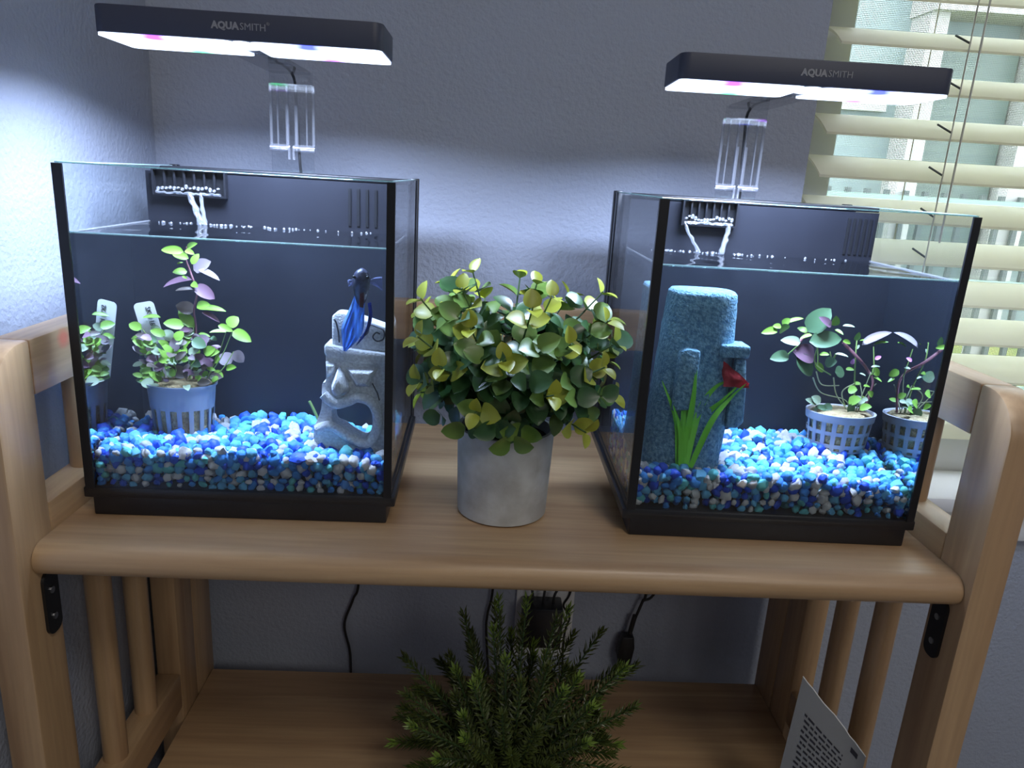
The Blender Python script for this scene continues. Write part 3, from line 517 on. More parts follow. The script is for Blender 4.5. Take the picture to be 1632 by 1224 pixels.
def tl(side, x, y, z):
    loc, rz = TANKS[side]; c, s = math.cos(rz), math.sin(rz)
    return Vector((loc[0] + x * c - y * s, loc[1] + x * s + y * c, loc[2] + z))
def water(side, label):
    loc, rz = TANKS[side]
    t = thing('water', label, 'water', loc, rz, 'water in the aquariums')
    x0, x1, y0, y1, z0, z1 = -h + g + .0004, h - g - .0004, g + .0004, PANEL_Y + .001, .021, WATER_Z
    b = MB(); v = [b.bm.verts.new(p) for p in ((x0, y0, z0), (x1, y0, z0), (x1, y1, z0), (x0, y1, z0))]
    # rippled top
    nx, ny = 60, 36; top = []
    rr = random.Random(5 if side == 'L' else 6)
    ph = [(rr.uniform(40, 170), rr.uniform(-90, 160), rr.uniform(0, 6)) for _ in range(6)]
    for j in range(ny + 1):
        row = []
        for i in range(nx + 1):
            X = x0 + (x1 - x0) * i / nx; Y = y0 + (y1 - y0) * j / ny
            edge = min(1, i / 3, (nx - i) / 3, j / 3, (ny - j) / 3)
            z = z1 + edge * sum(.00016 * math.sin(a * X + c_ * Y + p) for a, c_, p in ph)
            row.append(b.bm.verts.new((X, Y, z)))
        top.append(row)
    b.mi = 0
    for j in range(ny):
        for i in range(nx): b._f([top[j][i], top[j][i + 1], top[j + 1][i + 1], top[j + 1][i]])
    b.mi = 1
    b._f([v[0], v[1]] + top[0][::-1]); b._f([v[1], v[2]] + [r_[-1] for r_ in top[::-1]]); b._f([v[2], v[3]] + top[-1]); b._f([v[3], v[0]] + [r_[0] for r_ in top]); b._f([v[3], v[2], v[1], v[0]])
    me = b.mesh('water_body', [m_film, m_water]); 
    for p in me.polygons: p.use_smooth = (p.material_index == 0)
    link('water_body', me, t)
    # meniscus where the surface meets the panes and froth along the panel
    MB().tube([(x0, y0 + .0004, z1 + .0006), (x1, y0 + .0004, z1 + .0006)], .0007, 6).build('meniscus', m_rim, t)
    MB().tube([(x0 + .0006, y0, z1 + .0004), (x0 + .0006, y1 - .001, z1 + .0004)], .0008, 6).build('meniscus', m_foam, t)
    MB().tube([(x1 - .0006, y0, z1 + .0004), (x1 - .0006, y1 - .001, z1 + .0004)], .0008, 6).build('meniscus', m_foam, t)
    fb = MB()
    for i in range(60):
        X = rr.triangular(x0 + .004, x1 - .01, x0 + .05); Y = PANEL_Y - .001 - abs(rr.gauss(0, .005)); q = rr.uniform(.0004, .0013)
        fb.ell((X, Y, z1 + q * .3), (q, q, q), 8, 5)
    fo = fb.build('surface_bubbles', m_foam, t, smooth=60); fo['kind'] = 'stuff'
    # water falling from the filter outlet
    if side == 'L': falls = [((-.072, .2335), (-.060, .2085), .004), ((-.062, .2345), (-.058, .2085), .0026)]; lips = [(-.098, -.046)]
    else: falls = [((-.062, .2330), (-.047, .2085), .0022), ((-.022, .2330), (-.028, .2085), .0035)]; lips = [(-.062, -.020)]
    for (ax, az), (bx, bz), w in falls:
        path = []; rad = []
        for i in range(9):
            q = i / 8; path.append((ax + (bx - ax) * q + rr.uniform(-.0008, .0008), PANEL_Y - .005 - .006 * q, az + (bz - az) * q)); rad.append(w * (.45 + .25 * math.sin(9 * q) ** 2 + .15 * q))
        MB().tube(path, rad, 8).build('falling_water', m_foam, t, smooth=60)
    for a, c_ in lips:
        pts = [(a + (c_ - a) * i / 24, PANEL_Y - .006 + rr.uniform(-.0006, .0006), .2335 + rr.uniform(-.0006, .0008)) for i in range(25)]
        MB().tube(pts, [rr.uniform(.0006, .0015) for _ in pts], 6).build('overflow', m_foam, t, smooth=60)
        db = MB()
        for i in range(16):
            db.ell((a + (c_ - a) * (i + .5) / 16, PANEL_Y - .006, .2375 + rr.uniform(-.0014, .0016)), (.0016, .0012, rr.uniform(.0008, .0022)), 8, 5)
        d = db.build('splash_drops', m_foam, t, smooth=60); d['kind'] = 'stuff'
    return t
water('L', 'clear water around the tiki head and the betta fish')
water('R', 'clear water around the blue stone tower')

# ================================================================ LAMPS
LW, LD_, LT = .195, .0606, .0194
def lamp(label, loc, rz, stem_x, stem_y, tank_top, txt_x, ring):
    t = thing('aquarium_lamp', label, 'lamp', loc, rz, 'clip-on aquarium lamps')
    MB().prism(rrect(-LW / 2, LW / 2, 0, LD_, .0075), 'z', .0016, LT).build('housing', m_housing, t, bevel=.0012)
    for a, c, d0, d1 in ((-LW / 2 + .0012, -.0060, .001, LD_ - .001), (.0060, LW / 2 - .0012, .001, LD_ - .001), (-.0060, .0060, .001, .030)):
        b = MB(); b.prism(rrect(a, c, d0, d1, .0055), 'z', 0, .0017); b.build('light_panel', m_led, t)
    MB().box(-.0065, .0065, .030, LD_ - .001, .0004, .0018).build('centre_strip', m_acryl_edge, t)
    la = bpy.data.lights.new('lamp_light', 'AREA'); la.shape = 'RECTANGLE'; la.size = LW - .066; la.size_y = LD_ - .010; la.energy = LAMP_POWER; la.color = LAMP_COL; la.spread = math.radians(159)
    lo = bpy.data.objects.new('lamp_light', la); C.objects.link(lo); lo.parent = t; lo.location = (0, LD_ / 2, -.0006)
    m1, w1 = text_mesh('AQUA', .0063, .00030); m2, w2 = text_mesh('SMITH', .0063, 0)
    m1.materials.clear(); m1.materials.append(m_letter); m2.materials.clear(); m2.materials.append(m_letter)
    rot = Euler((PI / 2, 0, 0)).to_matrix().to_4x4(); tot = w1 + w2
    lab(link('lettering', m1, t, Matrix.Translation((txt_x - tot / 2, -.0002, .0086)) @ rot), 'bold grey letters AQUA')
    lab(link('lettering', m2, t, Matrix.Translation((txt_x - tot / 2 + w1 + .0003, -.0002, .0086)) @ rot), 'thin grey letters SMITH')
    if ring:
        m3, w3 = text_mesh('\u00ae', .0030, 0); m3.materials.clear(); m3.materials.append(m_letter)
        lab(link('lettering', m3, t, Matrix.Translation((txt_x - tot / 2 + tot + .0010, -.0002, .0122)) @ rot), 'tiny registered mark')
    # clear stand: upper slider, lower slider, hinge barrel, clip; coordinates relative to the lamp
    z_top, z_h, z_b = .002, -.0705 + tank_top, .2543 - loc[2] - .001
    sx0, sx1 = stem_x - .019, stem_x + .019
    y0 = stem_y
    MB().box(sx0, sx1, y0, y0 + .0022, z_h + .05, z_top).build('upper_slider', m_acryl, t)
    arm = MB().box(sx0 + .002, sx1 - .002, LD_ - .012, y0 + .002, .0, .003).build('top_arm', m_acryl, t)
    lower = MB().box(sx0, sx1, y0 + .003, y0 + .0052, z_h, -.0085).build('lower_slider', m_acryl, t)
    for x, w in ((sx0, .0011), (sx0 + .006, .0006), (stem_x - .0045, .0008), (stem_x + .0035, .0008), (sx1 - .006, .0006), (sx1, .0011)):
        MB().box(x - w, x + w, y0 + .0022, y0 + .0058, z_h, -.0085).build('slider_edge', m_acryl_edge, lower)
    MB().box(sx0 + .001, sx1 - .001, y0 + .0023, y0 + .0057, -.0093, -.0079).build('slider_edge', m_acryl_edge, lower)
    for x in (stem_x - .004, stem_x + .004):
        MB().box(x - .0014, x + .0014, y0 + .0005, y0 + .0040, z_h, z_h + .037).build('rail_guide', m_acryl_edge, lower)
    for a, c in ((sx0 - .001, stem_x - .003), (stem_x + .001, sx1 + .001)):
        MB().tube([(a, y0 + .003, z_h), (c, y0 + .003, z_h)], .0034, 14).build('hinge_barrel', m_acryl_edge, t, smooth=50)
    for x in (stem_x - .0025, stem_x + .0015):
        MB().box(x - .001, x + .001, y0 - .0015, y0 + .004, z_h - .010, z_h + .002).build('hinge_clip', m_acryl_edge, t, bevel=.0004)
    MB().box(sx0, sx1, y0 + .0015, y0 + .0045, z_b, z_h - .002).build('clip_plate', m_acryl, t)
    MB().tube(spline([(stem_x + .0015, LD_ - .006, .002), (stem_x + .0018, y0 - .004, .001), (stem_x + .003, y0 + .0075, -.03), (stem_x + .006, y0 + .0075, z_b), (stem_x + .008, y0 + .030, z_b - .02)]), .0013, 6).build('power_lead', m_cable, t, smooth=60)
    return t
lamp('black lamp with AQUASMITH lettering over the tiki aquarium by the wall corner', (-.2035, .090, .3391), 0, -.0058, .159, .0074, 0, True)
lamp('black lamp with AQUASMITH lettering over the stone tower aquarium by the blind', (.1989, .0891, .3344), -.035, .0003, .159, .0006, .006, False)

# ================================================================ GRAVEL
def pebble_mesh(seed, mat_):
    rr = random.Random(seed); b = MB(); b.ell((0, 0, 0), (1, 1, 1), 6, 5)
    ax = [Vector((rr.gauss(0, 1), rr.gauss(0, 1), rr.gauss(0, 1))).normalized() for _ in range(5)]; k = [rr.uniform(.55, .85) for _ in ax]
    for v in b.bm.verts:
        for a, q in zip(ax, k):
            d = v.co.dot(a)
            if d > q: v.co -= a * (d - q) * .85          # flat chipped facets
        v.co *= rr.uniform(.94, 1.06)
    me = b.mesh('pebble', mat_, smooth=55); return me
PM = [[pebble_mesh(10 * c + s, PEB[c]) for s in range(4)] for c in range(5)]
def pick(rr):
    u = rr.random(); a = 0
    for i, w in enumerate(PEB_W):
        a += w
        if u < a: return i
    return 4
def bed_h(side, x, y):
    if side == 'L':
        z = .0495 - .006 * max(0, (x - .02) / .09) * (y / .13) + .002 * math.sin(38 * x + 1) + .0015 * math.sin(60 * y)
        z += .004 * math.exp(-((x + .05) ** 2 + (y - .03) ** 2) / .002) * .6
    else:
        z = .0495 + .011 * (y / .13) + .0015 * math.sin(45 * x) + .0015 * math.sin(70 * y + 1)
        z -= .004 * math.exp(-((x - .085) ** 2 + (y - .0) ** 2) / .0016)
    return z
def gravel(side, where, nobj):
    rr = random.Random(77 if side == 'L' else 99)
    loc, rz = TANKS[side]; M0 = Matrix.Translation(loc) @ Matrix.Rotation(rz, 4, 'Z')
    xi = h - g - .0012
    front = []; rest = []
    def rnd_rot(): return Euler((rr.uniform(0, 6.3), rr.uniform(0, 6.3), rr.uniform(0, 6.3))).to_matrix().to_4x4()
    def peb(x, y, z, s):
        c = pick(rr); sc = Matrix.Diagonal((s * rr.uniform(.85, 1.35), s * rr.uniform(.75, 1.1), s * rr.uniform(.7, 1.0), 1))
        return c, rr.randrange(4), Matrix.Translation((x, y, z)) @ rnd_rot() @ sc
    # front face layer
    z = .0245; row = 0
    while z < .050:
        x = -xi + .004 + (row % 2) * .003
        while x < xi - .003:
            s = rr.uniform(.0034, .0053) if z > .033 else rr.uniform(.0026, .0042)
            zz = z + rr.uniform(-.0014, .0014)
            miss = side == 'R' and zz < .029 + .005 * max(0, x / h) and rr.random() < .55
            if zz + s * .6 < bed_h(side, x, 0) + .002 and not miss: front.append(peb(x, g + .001 + s * 1.02, zz, s))
            x += rr.uniform(.0062, .0094)
        z += .0056; row += 1
    # behind the front face and along the side panes
    for lay in (1, 2):
        z = .026
        while z < .052:
            x = -xi + .004
            while x < xi - .003:
                s = rr.uniform(.003, .0045)
                if z < bed_h(side, x, 0) - .001: rest.append(peb(x, g + .0015 + s + .006 * lay, z + rr.uniform(-.001, .001), s))
                x += .008
            z += .007
    for sd in (-1, 1):
        y = .008
        while y < PANEL_Y - .003:
            z = .0265
            while z < bed_h(side, sd * xi, y):
                s = rr.uniform(.003, .0046); rest.append(peb(sd * (xi - s * 1.05), y + rr.uniform(-.001, .001), z + rr.uniform(-.001, .001), s)); z += .0062
            y += .0072
    # top surface, two courses
    for cse in range(2):
        y = .009
        while y < PANEL_Y - .003:
            x = -xi + .005 + rr.uniform(0, .004)
            while x < xi - .004:
                s = rr.uniform(.0034, .0056) if rr.random() < .85 else rr.uniform(.0054, .0070)
                X = x + rr.uniform(-.0015, .0015); Y = y + rr.uniform(-.0015, .0015)
                rest.append(peb(min(max(X, -xi + s * 1.2), xi - s * 1.2), min(Y, PANEL_Y - s * 1.25), bed_h(side, X, Y) - .0015 - .0048 * cse + rr.uniform(-.0012, .0015), s))
                x += rr.uniform(.0070, .0098)
            y += .0074
    rr.shuffle(front)
    for c, k, M in front[:nobj]:
        o = link('pebble', PM[c][k], None, M0 @ M); px, pz = M.translation.x / xi, M.translation.z
        zone = 'near the left corner' if px < -.6 else 'left of the middle' if px < -.2 else 'at the middle' if px < .2 else 'right of the middle' if px < .6 else 'near the right corner'
        rowt = 'bottom row' if pz < .029 else 'lower row' if pz < .036 else 'upper row' if pz < .042 else 'top row'
        tag(o, f'{PEB_WORD[c]} pebble in the {rowt} {zone} of the {where}', 'pebble', f'{PEB_WORD[c]} pebbles at the front glass of the {where}')
    rest += front[nobj:]
    verts, faces, mi = [], [], []
    for c, k, M in rest:
        me = PM[c][k]; o = len(verts); verts += [tuple(M @ v.co) for v in me.vertices]
        for p in me.polygons: faces.append([o + i for i in p.vertices]); mi.append(c)
    # solid core under the loose courses
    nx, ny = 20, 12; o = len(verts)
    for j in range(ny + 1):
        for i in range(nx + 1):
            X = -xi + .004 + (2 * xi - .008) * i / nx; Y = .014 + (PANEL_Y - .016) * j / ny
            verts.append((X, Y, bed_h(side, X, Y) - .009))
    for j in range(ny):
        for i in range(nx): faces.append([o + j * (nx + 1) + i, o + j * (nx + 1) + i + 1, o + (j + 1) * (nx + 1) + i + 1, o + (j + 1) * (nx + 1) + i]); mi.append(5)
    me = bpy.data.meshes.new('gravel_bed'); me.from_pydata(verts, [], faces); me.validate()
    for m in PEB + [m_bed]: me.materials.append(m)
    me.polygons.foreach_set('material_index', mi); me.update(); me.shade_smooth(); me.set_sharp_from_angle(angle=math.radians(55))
    o = link('gravel_bed', me, None, M0)
    tag(o, f'bed of blue, teal and white gravel in the {where}', 'gravel', 'gravel beds in the aquariums', 'stuff')
gravel('L', 'tiki aquarium', 150)
gravel('R', 'stone tower aquarium', 150)

# ================================================================ LEAVES
def leaf_mesh(name, m, cup=.12, curl=.18, fat=.62):
    b = MB(); rows = []; ns = 7
    for i in range(ns + 1):
        t = i / ns
        w = .5 * (math.sin(PI * t ** fat)) ** .55 if 0 < t < 1 else .03
        z = -curl * t * t; rows.append([(t, -w, z + cup * w * 2), (t, 0, z), (t, w, z + cup * w * 2)])
    b.grid(rows); return b.mesh(name, m, smooth=180, normals=False)
def leaf_mesh2(name, m, **k):
    me = leaf_mesh(name, m, **k); return me
AQL = {k: leaf_mesh('leaf', v, cup=.10, curl=.15, fat=.8) for k, v in LEAF.items()}
def net_plant(label, centre, r_top, r_bot, z0, z1, potmat, style, leaves, stems, extra, seed, group):
    rr = random.Random(seed)
    cx_, cy_ = centre
    t = thing('potted_aquatic_plant', label, 'plant', (cx_, cy_, z0), 0, group)
    inv = Matrix.Translation((-cx_, -cy_, -z0)); H = z1 - z0
    pot = lab(bpy.data.objects.new('net_pot', None), 'slotted plastic net pot'); C.objects.link(pot); pot.parent = t
    def rad(z): return r_bot + (r_top - r_bot) * z / H
    n = 40
    def ring(za, zb, ex=0.0):
        b = MB(); b.lathe([(rad(za) + ex, za), (rad(zb) + ex, zb), (rad(zb) - .0012, zb), (rad(za) - .0012, za), (rad(za) + ex, za)], n=n, cap0=False, cap1=False); return b
    if style == 'ribs':
        ring(H * .50, H).build('pot_wall', potmat, pot, smooth=40)
        ring(H - .0016, H, .0014).build('pot_rim', potmat, pot, smooth=40)
        nb = 17
        for k in range(nb):
            a0 = 2 * PI * k / nb; a1 = a0 + 2 * PI / nb * .40
            b = MB()
            rows = [[(q * math.cos(a), q * math.sin(a), z) for a in (a0, (a0 + a1) / 2, a1)] for z, q in ((0, rad(0)), (H * .5, rad(H * .5)))]
            rows2 = [[(q * math.cos(a), q * math.sin(a), z) for a in (a0, (a0 + a1) / 2, a1)] for z, q in ((0, rad(0) - .0012), (H * .5, rad(H * .5) - .0012))]
            b.grid([rows[0], rows[1], rows2[1], rows2[0], rows[0]]); b.build('pot_rib', potmat, pot, smooth=40)
    else:
        ring(H * .80, H, .0008).build('pot_rim', potmat, pot, smooth=40)
        for za, zb in ((.46, .56), (.12, .22), (.0, .05)): ring(H * za, H * zb).build('pot_band', potmat, pot, smooth=40)
        nb = 18
        for k in range(nb):
            a0 = 2 * PI * k / nb; a1 = a0 + 2 * PI / nb * .42; b = MB()
            lv = [0, H * .8]
            rows = [[(rad(z) * math.cos(a), rad(z) * math.sin(a), z) for a in (a0, a1)] for z in lv]; rows2 = [[((rad(z) - .0012) * math.cos(a), (rad(z) - .0012) * math.sin(a), z) for a in (a0, a1)] for z in lv]
            b.grid([rows[0], rows[1], rows2[1], rows2[0], rows[0]]); b.build('pot_rib', potmat, pot, smooth=40)
    b = MB(); prof = [(rad(z) - .0016, z) for z in (0, H * .5, H * .92)] + [(rad(H) * .8, H * 1.01), (rad(H) * .4, H * 1.05)]; b.lathe(prof, n=24)
    for v in b.bm.verts: v.co += Vector((rr.uniform(-1, 1), rr.uniform(-1, 1), rr.uniform(-1, 1))) * .0006
    b.build('rockwool_plug', m_rockwool, t, smooth=60)
    for s in stems:
        c = s[-1]; pts = spline([inv @ (Vector(p) + Vector((0, rr.uniform(-.004, .003), 0))) for p in s[:-1]])
        r0 = {'p': .0015, 'g': .0008, 'w': .0006}[c]; r0 = r0 * (.7 if len(stems) < 12 else 1)
        MB().tube(pts, [r0 * (1 - .4 * i / len(pts)) for i in range(len(pts))], 6).build('stem', STEM[c], t, smooth=60)
    for (ax, ay, az, bx, by, bz, w, c) in leaves:
        a = Vector((ax, ay, az)); e = Vector((bx, by, bz)); d = e - a; L = d.length
        up = Vector((rr.uniform(-.25, .25), -1.0 if w > .30 else -.55, .55 if w > .30 else .85))
        link('leaf', AQL[c], t, inv @ place(a, d, up, L, L * max(w * 1.25, .32), L))
    for k in range(extra[0]):
        # small leaves and runners filling the middle of the bush
        ang = rr.uniform(0, 2 * PI); q = rr.random() ** .5 * extra[1]; p = Vector((cx_ + q * math.cos(ang), cy_ - abs(q * math.sin(ang)) * .7, z1 + rr.uniform(.000, extra[2])))
        p.x = min(max(p.x, -.306), .303)
        d = Vector((math.cos(ang), math.sin(ang) * .4 - .35, rr.uniform(-.3, .8))); L = rr.uniform(.006, .012)
        if p.x < -.298: d.x = abs(d.x)
        if p.x > .295: d.x = -abs(d.x)
        link('leaf', AQL[rr.choice(extra[3])], t, inv @ place(p, d, (rr.uniform(-.4, .4), -1, .7), L, L * rr.uniform(.5, .9), L))
    return t
ptL = net_plant('bushy green and purple aquatic plant in a blue ribbed net pot', (-.2714, .150), .0268, .0235, .0465, .0868, m_netpot, 'ribs', LEFT_LEAVES, LEFT_STEMS, (105, .034, .040, 'ggglkdpm'), 4, 'net pot plants in the aquariums')
ptR = net_plant('sparse trailing aquatic plant in a lavender lattice net pot', (.2775, .150), .0280, .0240, .0560, .0885, m_netpot2, 'lattice', RIGHT_LEAVES, RIGHT_STEMS, (16, .024, .016, 'gglk'), 9, 'net pot plants in the aquariums')
# tag
tg = thing('plant_tag', 'white plastic plant tag printed SKU stuck in the bushy plant pot', 'tag', (-.2885, .167, .084))
tg.rotation_euler = (.06, -.20, .15)
MB().prism(rrect(-.0078, .0078, 0, .0665, .0035), 'y', -.0003, .0003).build('tag_blade', m_tag, tg)
tm, tw = text_mesh('SKU 186', .0052, .00004, .0001); tm.materials.clear(); tm.materials.append(m_ink)
link('tag_print', tm, tg, Matrix.Translation((.0008, -.0005, .0625)) @ Euler((PI / 2, 0, 0)).to_matrix().to_4x4() @ Matrix.Rotation(-PI / 2, 4, 'Z'))
# loose cut stem beside the tiki
st = MB().tube(spline([(-.1689, .150, .0745), (-.1640, .150, .064), (-.1585, .150, .050)]), .0012, 7).build('cut_stem', STEM['g'])
tag(st, 'short bright green cut stem leaning beside the tiki head', 'plant stem')

# ================================================================ ORNAMENTS
tk = thing('tiki_ornament', 'grey carved stone tiki head with a wide open mouth', 'ornament', (-.126, .105, .044))
inv = Matrix.Translation((.126, -.105, -.044))
def tkb(b, name, m, smooth=40, bevel=0, parent=None): b.move(inv); return b.build(name, m, tk if parent is None else parent, smooth=smooth, bevel=bevel)
YT0, YT1 = .094, .120
# face slab with the mouth cut through
out2 = spline([(-.1462, .126), (-.1462, .105), (-.1492, .101), (-.1500, .082), (-.1560, .064), (-.1545, .048), (-.1530, .040), (-.1240, .038), (-.0985, .040), (-.0980, .080), (-.0982, .124)], 4)
hole = spline([(-.1420, .0810), (-.1313, .0858), (-.1219, .0905), (-.1135, .0880), (-.1098, .0802), (-.1108, .0660), (-.1170, .0572), (-.1262, .0606), (-.134, .0660), (-.1412, .0700), (-.1420, .0810)], 4)[:-1]
b = MB(); bm = b.bm
def loop(pts, y): vs = [bm.verts.new((p[0], y, p[1])) for p in pts]; return vs, [bm.edges.new((vs[i], vs[(i + 1) % len(vs)])) for i in range(len(vs))]
fo, fe_ = loop(out2, YT0); ho, he = loop(hole, YT0)
bmesh.ops.triangle_fill(bm, use_beauty=True, use_dissolve=False, edges=fe_ + he)
bk = bmesh.ops.extrude_face_region(bm, geom=list(bm.faces))
bmesh.ops.translate(bm, vec=(0, YT1 - YT0, 0), verts=[e for e in bk['geom'] if isinstance(e, bmesh.types.BMVert)])
tkb(b, 'head', m_stone)
b = MB(); b.prism([(-.1418, .1315), (-.1418, .1544), (-.1385, .1572), (-.1324, .1568), (-.1207, .1538), (-.0985, .1470), (-.0985, .1265)], 'y', YT0 + .002, YT1 - .002); tkb(b, 'crown', m_stone, bevel=.002)
b = MB(); b.prism([(-.1470, .1335), (-.1200, .1300), (-.0975, .1283), (-.0975, .1192), (-.1230, .1190), (-.1468, .1243)], 'y', YT0 - .0035, YT1 + .002); tkb(b, 'brow_band', m_stone, bevel=.0022)
mouth = spline([(-.1479, .0940), (-.1393, .0868), (-.1300, .0890), (-.1219, .0925), (-.1120, .0895), (-.1068, .0800), (-.1075, .066), (-.1150, .0552), (-.1272, .0592), (-.1421, .0687), (-.1535, .0650)], 5)
b = MB(); b.tube([(p[0], YT0 - .0025, p[1]) for p in mouth], .0040, 10); tkb(b, 'lips', m_stone, smooth=60)
def wedge(pts, depth, mid):
    b = MB(); base = [b.bm.verts.new((x, YT0 + .001, z)) for x, z in pts]; tip = [b.bm.verts.new((mid[0] + (x - mid[0]) * .55, YT0 - depth, mid[1] + (z - mid[1]) * .55)) for x, z in pts]
    n = len(pts)
    for i in range(n): b._f([base[i], base[(i + 1) % n], tip[(i + 1) % n], tip[i]])
    b._f(tip); b._f(base[::-1]); return b
tkb(wedge([(-.1330, .1165), (-.1060, .1168), (-.1125, .1010), (-.1238, .1000)], .0085, (-.118, .110)), 'eyelid', m_stone, bevel=.0012)
tkb(wedge([(-.1465, .1205), (-.1372, .1195), (-.1392, .1110), (-.1455, .1060)], .0075, (-.1425, .115)), 'eyelid', m_stone, bevel=.0010)
tkb(wedge([(-.1362, .1185), (-.1425, .1020), (-.1400, .0935), (-.1330, .0925), (-.1265, .0985), (-.1310, .1120)], .0180, (-.1360, .101)), 'nose', m_stone, bevel=.0020)
sw = spline([(-.1205, .1390), (-.1150, .1430), (-.1135, .1490), (-.1085, .1480), (-.1030, .1455), (-.1030, .1390), (-.1080, .1370), (-.1110, .1400), (-.1085, .1435), (-.1058, .1425)], 5)
b = MB(); b.tube([(p[0], YT0 + .0017, p[1]) for p in sw], .0006, 5); tkb(b, 'carved_swirl', m_groove, smooth=60)
b = MB(); b.tube([(p[0], YT0 + .0017, p[1]) for p in spline([(-.1400, .1520), (-.1385, .1500), (-.1368, .1420), (-.1362, .1345)], 5)], .0006, 5); tkb(b, 'carved_line', m_groove, smooth=60)
b = MB(); b.tube([(p[0], YT0 - .0002, p[1]) for p in spline([(-.1110, .1040), (-.1085, .0990), (-.1070, .0960), (-.1055, .0905)], 4)], .0005, 5); tkb(b, 'crack', m_groove, smooth=60)

# tall blue stone tower (plain weathered stone)
tw_ = thing('stone_tower_ornament', 'tall tapering rough blue stone tower with ledges', 'ornament', (.137, .104, .045))
rows = []; rt = random.Random(21); nseg = 30
prof = [(.040, .1320, .0335, .0300), (.060, .1330, .0325, .0295), (.085, .1362, .0310, .0285), (.110, .1370, .0296, .0275), (.135, .1370, .0284, .0262), (.160, .1372, .0270, .0250), (.180, .1374, .0258, .0240), (.1865, .1375, .0250, .0234), (.1885, .1375, .0232, .0216)]
fine = []
for i in range(len(prof) - 1):
    for k in range(4):
        q = k / 4; fine.append(tuple(prof[i][j] + (prof[i + 1][j] - prof[i][j]) * q for j in range(4)))
fine.append(prof[-1])
for z, cx_, rx, ry in fine:
    row = []
    for k in range(nseg):
        a = 2 * PI * k / nseg; ca, sa = math.cos(a), math.sin(a); q = (abs(ca) ** 3.2 + abs(sa) ** 3.2) ** (-1 / 3.2)
        j = 1 + rt.uniform(-.012, .012) if z < .186 else 1
        row.append((cx_ + rx * q * ca * j - .137, .104 + ry * q * sa * j - .104, z - .045))
    rows.append(row)
b = MB(); vs_ = b.grid(rows, close=True); b._f(vs_[0][::-1]); b._f(vs_[-1]); b.build('tower', m_bluestone, tw_, smooth=50)
def twb(b, name, m=m_bluestone, bevel=.0015): b.move(Matrix.Translation((-.137, -.104, -.045))); return b.build(name, m, tw_, bevel=bevel)
twb(MB().box(.1505, .1725, .074, .100, .1412, .1508), 'ledge')
twb(MB().prism([(.1640, .1400), (.1715, .1400), (.1745, .118), (.1765, .0900), (.1720, .0850), (.1630, .0850)], 'y', .078, .112), 'end_slab')
twb(MB().prism([(.1195, .1440), (.1240, .1472), (.1345, .1460), (.1345, .100), (.1180, .098)], 'y', .0700, .083), 'side_block', bevel=.0020)
rs = MB(); rg = random.Random(3); rws = []
for i in range(6):
    u = i / 5; rws.append([])
    for j in range(6):
        v = j / 5; x = .1525 + .0205 * u + .002 * v; z = .1395 - .0155 * u - .020 * v * (1 - .75 * u); rws[-1].append((x + rg.uniform(-.0006, .0006), .0705 + .0025 * math.sin(5 * u + 4 * v) + rg.uniform(-.0006, .0006), z + rg.uniform(-.0006, .0006)))
rs.grid(rws); sc_ = bmesh.ops.solidify(rs.bm, geom=list(rs.bm.faces), thickness=.0008)
ro = rs.build('cloth_scrap', m_red, None, smooth=60); tag(ro, 'crumpled red scrap caught on the blue stone tower', 'scrap')

pg = thing('plastic_grass', 'bright green plastic grass tuft in front of the blue stone tower', 'plant', (.1325, .072, .050))
for i, s in enumerate(GRASS):
    pts = spline([Vector(p) + Vector((-.1325, -.072 + R.uniform(-.004, .006), -.050)) for p in s[:-1]], 7); n = len(pts); rowsg = []
    for k, p in enumerate(pts):
        q = k / (n - 1); w = .0023 * (1 - q) ** .6 * (.75 + .5 * math.sin(PI * min(1, q * 1.3))) + .0002
        tdir = (pts[min(k + 1, n - 1)] - pts[max(k - 1, 0)]).normalized(); sd = tdir.cross(Vector((0, -1, 0))).normalized()
        rowsg.append([p - sd * w, p + Vector((0, .0010, 0)), p + sd * w, p + Vector((0, .0004, 0)) ])
    b = MB(); b.grid(rowsg, close=True); b.build('blade', m_grassblade, pg, smooth=60)

# ================================================================ BETTA FISH
fi = thing('betta_fish', 'dark betta fish with long trailing blue fins above the tiki head', 'fish', (-.1176, .078, .1765)); fi.scale = (1.2, 1.1, 1.08)
prof = [(.0, .0008), (.0016, .0032), (.004, .0048), (.008, .0056), (.013, .0056), (.018, .0046), (.023, .0032), (.027, .0018), (.029, .0006)]
rws = []
for s_, r_ in prof:
    # head up, body bending down and back
    cz = .0155 - s_ * .98; cx_ = .0006 - .0018 * (s_ / .03) ; cyy = -.002 + .010 * (s_ / .03) ** 1.5
    rws.append([(cx_ + r_ * .95 * math.cos(2 * PI * k / 16), cyy + r_ * 1.15 * math.sin(2 * PI * k / 16), cz) for k in range(16)])
b = MB(); v_ = b.grid(rws, close=True); b._f(v_[0][::-1]); b._f(v_[-1]); body = b.build('fish_body', m_fish, fi, smooth=70)
for s_ in (-1, 1):
    MB().ell((.0003 + s_ * .0040, -.0058, .0098), (.0011, .0009, .0011), 10, 7).build('eye', m_black, fi, smooth=60)
def fin(name, m, pts_l, pts_r, y0, wav, seed):
    """ribbon fin between two edge curves, with pleats"""
    l = spline(pts_l, 5); r = spline(pts_r, 5); rw = []; nn = 9
    for i, (a, c) in enumerate(zip(l, r)):
        row = []
        for k in range(nn):
            q = k / (nn - 1); p = a.lerp(c, q); p.y = y0 + p.y + wav * math.sin(7 * PI * q + i * .25) * min(1, i / 4); row.append(p)
        rw.append(row)
    b = MB(); b.grid(rw); bmesh.ops.solidify(b.bm, geom=list(b.bm.faces), thickness=.0003); return b.build(name, m, fi, smooth=70)
